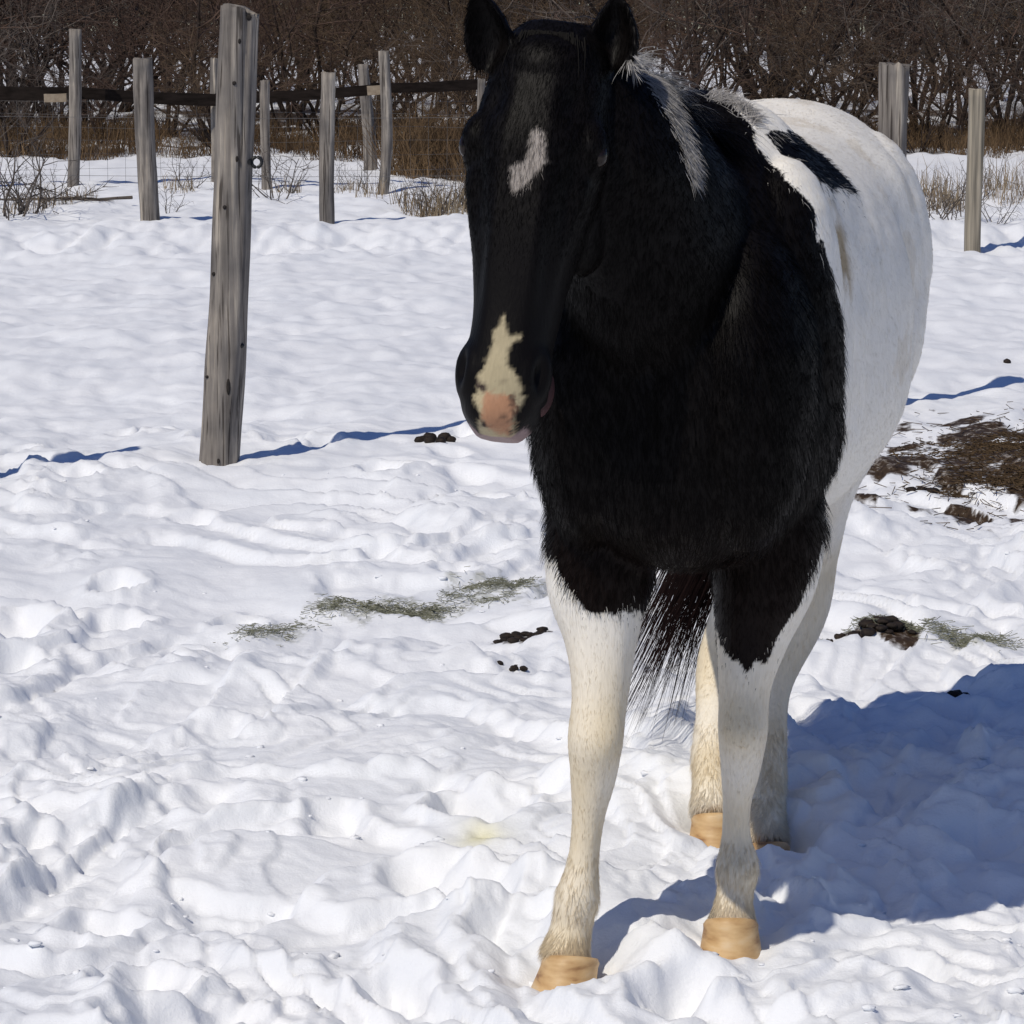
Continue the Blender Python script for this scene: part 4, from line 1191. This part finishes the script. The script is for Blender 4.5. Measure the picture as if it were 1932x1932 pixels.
for i, (x, y, Y, s) in enumerate([(8, 410, 21.0, 0.8), (95, 400, 22.0, 0.5), (345, 350, 24.6, 0.55), (362, 345, 24.4, 0.4), (322, 400, 21.6, 0.4), (448, 395, 21.6, 0.5), (515, 360, 23.0, 0.8), (545, 350, 24.0, 0.6), (665, 345, 24.3, 0.5), (690, 340, 24.5, 0.45),
                                  (780, 400, 21.8, 0.55), (815, 405, 21.5, 0.6), (850, 402, 21.6, 0.6), (872, 400, 21.7, 0.6), (800, 380, 22.8, 0.5), (1765, 445, 20.4, 0.6), (1790, 448, 20.2, 0.55), (1815, 440, 20.8, 0.6), (1880, 440, 20.8, 0.5)]):
    lab = WL if x < 600 else ('dead stalk on the snow bank near the crooked fence posts' if x < 760 else ('dead weed on the snow bank next to the dark muzzle side of the horse' if x < 900 else 'dead weed in the snow around the pale sawn post'))
    put_weed(x, y, Y, s, rng.uniform(-0.3, 0.3), lab, i, 'dead weeds between the fences' if x < 600 else ('dead stalks by the crooked posts' if x < 760 else 'dead weeds on the bank' if x < 900 else 'dead weeds round the pale post'))
r_ = np.random.RandomState(9)
segs = []
def fallen(p, d, ln, r, lev):
    q = p; dd = d
    for i in range(6):
        dd = dd + r_.normal(size=3) * np.array([0.15, 0.15, 0.10]); dd /= np.linalg.norm(dd); q2 = q + dd * ln / 6; q2[2] = max(q2[2], BZ0 + 0.012)
        segs.append((q, q2, r * (1 - i / 8), r * (1 - (i + 1) / 8)))
        if lev < 2 and i > 0:
            for k in range(2): fallen(q2.copy(), dd + r_.normal(size=3) * np.array([0.7, 0.5, 0.35]), ln * 0.42, r * 0.5, lev + 1)
        q = q2
b0 = at(250, 372, 22.6); BZ0 = gz(b0[0] - 0.3, 22.6); fallen(np.array([b0[0], 22.6, gz(b0[0], 22.6) + 0.07]), np.array([-1.0, 0.1, 0.06]), 0.75, 0.013, 0)
tag(link('fallen_branch', seg_mesh('fallen_branch', segs, 4), GREYTW), 'fallen forked branch lying on the snow at the foot of a fence post', 'branch')

def blades(name, spots, mat, label, kindcat, hmin, hmax, n, wid=0.005, lean=0.35, seed=1):
    r_ = np.random.RandomState(seed); S = np.array(spots); i = r_.randint(len(S), size=n)
    ang = r_.uniform(0, 6.28, n); rad = np.sqrt(r_.rand(n))
    x = S[i, 0] + np.cos(ang) * rad * S[i, 2]; y = S[i, 1] + np.sin(ang) * rad * S[i, 3]
    z = terrain_h(x, y); h = r_.uniform(hmin, hmax, n) * S[i, 4]
    d = r_.normal(size=(n, 3)) * lean; d[:, 2] = 1; d /= np.linalg.norm(d, axis=1, keepdims=True)
    b0 = np.stack([x, y, z - 0.02], 1); mid = b0 + d * (h * 0.6)[:, None]; d2 = d + r_.normal(size=(n, 3)) * 0.45 - np.array([0, 0, 0.25]); d2 /= np.linalg.norm(d2, axis=1, keepdims=True); tip = mid + d2 * (h * 0.5)[:, None]
    a = r_.uniform(0, 6.28, n); sd = np.stack([np.cos(a), np.sin(a), a * 0], 1) * wid
    V = np.stack([b0 - sd, b0 + sd, mid - sd * 0.8, mid + sd * 0.8, tip], 1).reshape(-1, 3)
    fl = np.array([0, 1, 3, 0, 3, 2, 2, 3, 4]); faces = (np.arange(n)[:, None] * 5 + fl[None]).reshape(-1)
    return tag(link(name, mesh_np(name, V, faces, 3), mat), label, kindcat, None, 'stuff')
spots = []
for k in range(150):
    y = rng.uniform(29.5, 36); x = rng.uniform(-1, 1) * (y * 0.22 + 0.6); spots.append((x, y, rng.uniform(0.2, 0.6), 0.4, rng.uniform(0.4, 1.0)))
for px in (770, 800, 830, 860, 880, 790, 850):
    p = at(px, 300, 27.5 + rng.uniform(-1, 1)); spots += [(p[0] + rng.uniform(-0.1, 0.1), p[1] + rng.uniform(-1, 1.5), 0.25, 0.5, rng.uniform(0.9, 1.9))] * 2
for px in (1740, 1770, 1800, 1860, 1890, 1920, 100, 150, 200):
    p = at(px, 300, 28.5 + rng.uniform(-1, 2)); spots += [(p[0] + rng.uniform(-0.2, 0.2), p[1] + rng.uniform(0.5, 4), 0.35, 0.6, rng.uniform(0.4, 1.0))]
GRASS2 = simple_mat('bleached_stalks', (0.12, 0.085, 0.052), (0.34, 0.27, 0.18), 3.0, bump=0.0, spec=0.1)
sp2 = []
for px, Y_, h_ in [(1745, 22, .8), (1762, 23, .9), (1780, 21.5, .8), (1800, 22.5, 1), (1815, 21.8, .8), (1850, 23, 1), (1875, 24, 1), (1900, 22.6, .9), (1925, 23.5, 1), (1950, 23, 1), (770, 22.3, .6), (790, 21.8, .7), (810, 21.6, .7), (830, 21.7, .8), (850, 21.5, .8), (868, 21.6, .8), (885, 21.8, .8), (700, 23.5, .5), (650, 24, .5), (540, 24.2, .5), (340, 24, .5), (100, 22.6, .5), (150, 22.8, .4), (60, 21.8, .6), (20, 21.6, .6)]:
    p_ = at(px, 380, Y_); sp2.append((p_[0], Y_, 0.13, 0.35, h_))
blades('dry_stalks', sp2, GRASS2, 'thin bleached grass stalks sticking out of the snow bank by the fences', 'grass', 0.10, 0.42, 1500, 0.0028, 0.22, 3)
blades('dry_grass', spots, DRY, 'dead russet grass and ferns along the foot of the thicket', 'grass', 0.15, 0.50, 30000, 0.004)

# ------------------------------------------------------------------ litter on the snow
HAYM = simple_mat('old_hay', (0.11, 0.115, 0.08), (0.36, 0.36, 0.27), 60.0, bump=0.0, spec=0.1)
STRAW = simple_mat('straw_muck', (0.025, 0.016, 0.009), (0.15, 0.10, 0.055), 40.0, bump=0.0, spec=0.1)
DUNG = simple_mat('manure', (0.010, 0.008, 0.007), (0.035, 0.024, 0.017), 70.0, rough=0.7, bump=0.6, spec=0.2)
def litter(name, spots, n, mat, label, cat, lmin, lmax, r, seed):
    r_ = np.random.RandomState(seed); S = np.array(spots); i = r_.randint(len(S), size=n)
    g_ = r_.normal(size=(n, 2)) * 0.55
    x = S[i, 0] + g_[:, 0] * S[i, 2]; y = S[i, 1] + g_[:, 1] * S[i, 3]; z = terrain_h(x, y) + r_.uniform(0.0, 0.012, n)
    a = r_.uniform(0, 6.28, n); ln = r_.uniform(lmin, lmax, n)
    d = np.stack([np.cos(a), np.sin(a), r_.normal(size=n) * 0.22], 1) * ln[:, None] / 2
    c = np.stack([x, y, z], 1); v, f_ = tubes(c - d, c + d, np.full(n, r), np.full(n, r * 0.6), 3)
    return tag(link(name, mesh_np(name, v, f_, 4), mat), label, cat, None, 'stuff')
hs_ = []
for (x_, y_, k_) in [(470, 1178, 2), (520, 1166, 2), (570, 1152, 1), (620, 1132, 3), (660, 1125, 5), (700, 1128, 6), (745, 1130, 6), (790, 1130, 5), (825, 1128, 3), (870, 1108, 2), (905, 1092, 3), (945, 1098, 3), (985, 1092, 3), (930, 1125, 2)]:
    g_ = ground(x_, y_); hs_ += [(g_[0], g_[1], 0.055, 0.07)] * k_
litter('scattered_hay', hs_, 2100, HAYM, 'thin line of grey green hay wisps scattered over the open snow before the forelegs', 'hay', 0.008, 0.032, 0.0011, 4)
litter('straw_patch', [(gm[0] + 0.14, gm[1], 0.5, 0.9), (gm[0] + 0.2, gm[1] + 0.3, 0.4, 0.5), (gm[0] + 0.1, gm[1] - 0.45, 0.4, 0.2)], 3800, STRAW, 'brown trampled straw and muck spread on the snow beside the horse', 'straw', 0.015, 0.08, 0.0018, 6)
litter('hay_wisps', [(g7[0], g7[1], 0.10, 0.10), (g2[0] + 0.03, g2[1] + 0.06, 0.10, 0.05)], 900, HAYM, 'few hay wisps scattered beside the brown muck hole', 'hay', 0.012, 0.05, 0.0011, 8)
def dung(px, py, n, spread, rad, label, seed, flat=0.7):
    g = ground(px, py); r_ = np.random.RandomState(seed); Ls = []
    for k in range(n):
        a = r_.uniform(0, 6.28); q = spread * math.sqrt(r_.rand()) if n > 1 else 0
        x = g[0] + math.cos(a) * q; y = g[1] + math.sin(a) * q; s = rad * r_.uniform(0.6, 1.2)
        hgt = s * flat * 0.45 + (rad * 0.9 * max(0, 1 - q / (spread + 1e-6)) * r_.rand() if n > 2 else 0)
        v, f_, s_ = ellipsoid((0, 0, 0), np.eye(3), (s, s * r_.uniform(0.75, 1), s * flat), 12)
        v = v * (1 + 0.22 * noise3(v / s * 1.6 + k * 9.1, seed))[:, None] + np.array([x, y, gz(x, y) + hgt]); Ls.append((v, f_, s_))
    v, f_, s_ = merge(Ls); tag(link('manure_pile', mesh_np('manure_pile', v, f_, s_), DUNG), label, 'manure')
dung(822, 848, 11, 0.065, 0.024, 'small dark manure pile lying on the snow before the muzzle', 1)
dung(1810, 1312, 7, 0.028, 0.017, 'black manure clump at the edge of the horse shadow', 2)
dung(985, 1188, 16, 0.075, 0.016, 'dark manure bits in a hoof hole just behind the front leg', 3, 0.5)
dung(968, 1254, 5, 0.035, 0.009, 'few tiny dark droppings on snow near the front leg', 4)
dung(1668, 1203, 22, 0.075, 0.018, 'dark brown muck lumps in a hollow beside the hind leg', 5, 0.5)
dung(1575, 1200, 4, 0.02, 0.010, 'tiny dark droppings next to the brown muck hollow', 6)
dung(1893, 691, 2, 0.02, 0.020, 'lone black manure ball far out on the clean snow', 7)
dung(1738, 928, 9, 0.05, 0.018, 'scattered dark lumps at the edge of the straw patch', 8, 0.5)

# loose crumbs of broken snow
r_ = np.random.RandomState(77); Ls = []
tv, tf, ts = ellipsoid((0, 0, 0), np.eye(3), (1, 1, 1), 8)
for k in range(220):
    y = 4.2 + 5.5 * r_.rand() ** 1.6; x = r_.uniform(-1, 1) * (0.19 * y + 0.25); s = 0.003 + 0.006 * r_.rand() ** 2
    v = tv * (1 + 0.7 * noise3(tv * 1.1 + k * 3.3, 5))[:, None] * s * np.array([1.4, 1, 0.6]); Ls.append((v, tf, ts, x, y, s))
zz = terrain_h(np.array([l[3] for l in Ls]), np.array([l[4] for l in Ls]))
Ls = [(v + np.array([x, y, z + s * 0.25]), f_, s_) for (v, f_, s_, x, y, s), z in zip(Ls, zz)]
v, f_, s_ = merge(Ls); tag(link('snow_crumbs', mesh_np('snow_crumbs', v, f_, s_), SNOW), 'loose crumbs of broken snow strewn over the trampled paddock', 'snow', None, 'stuff')
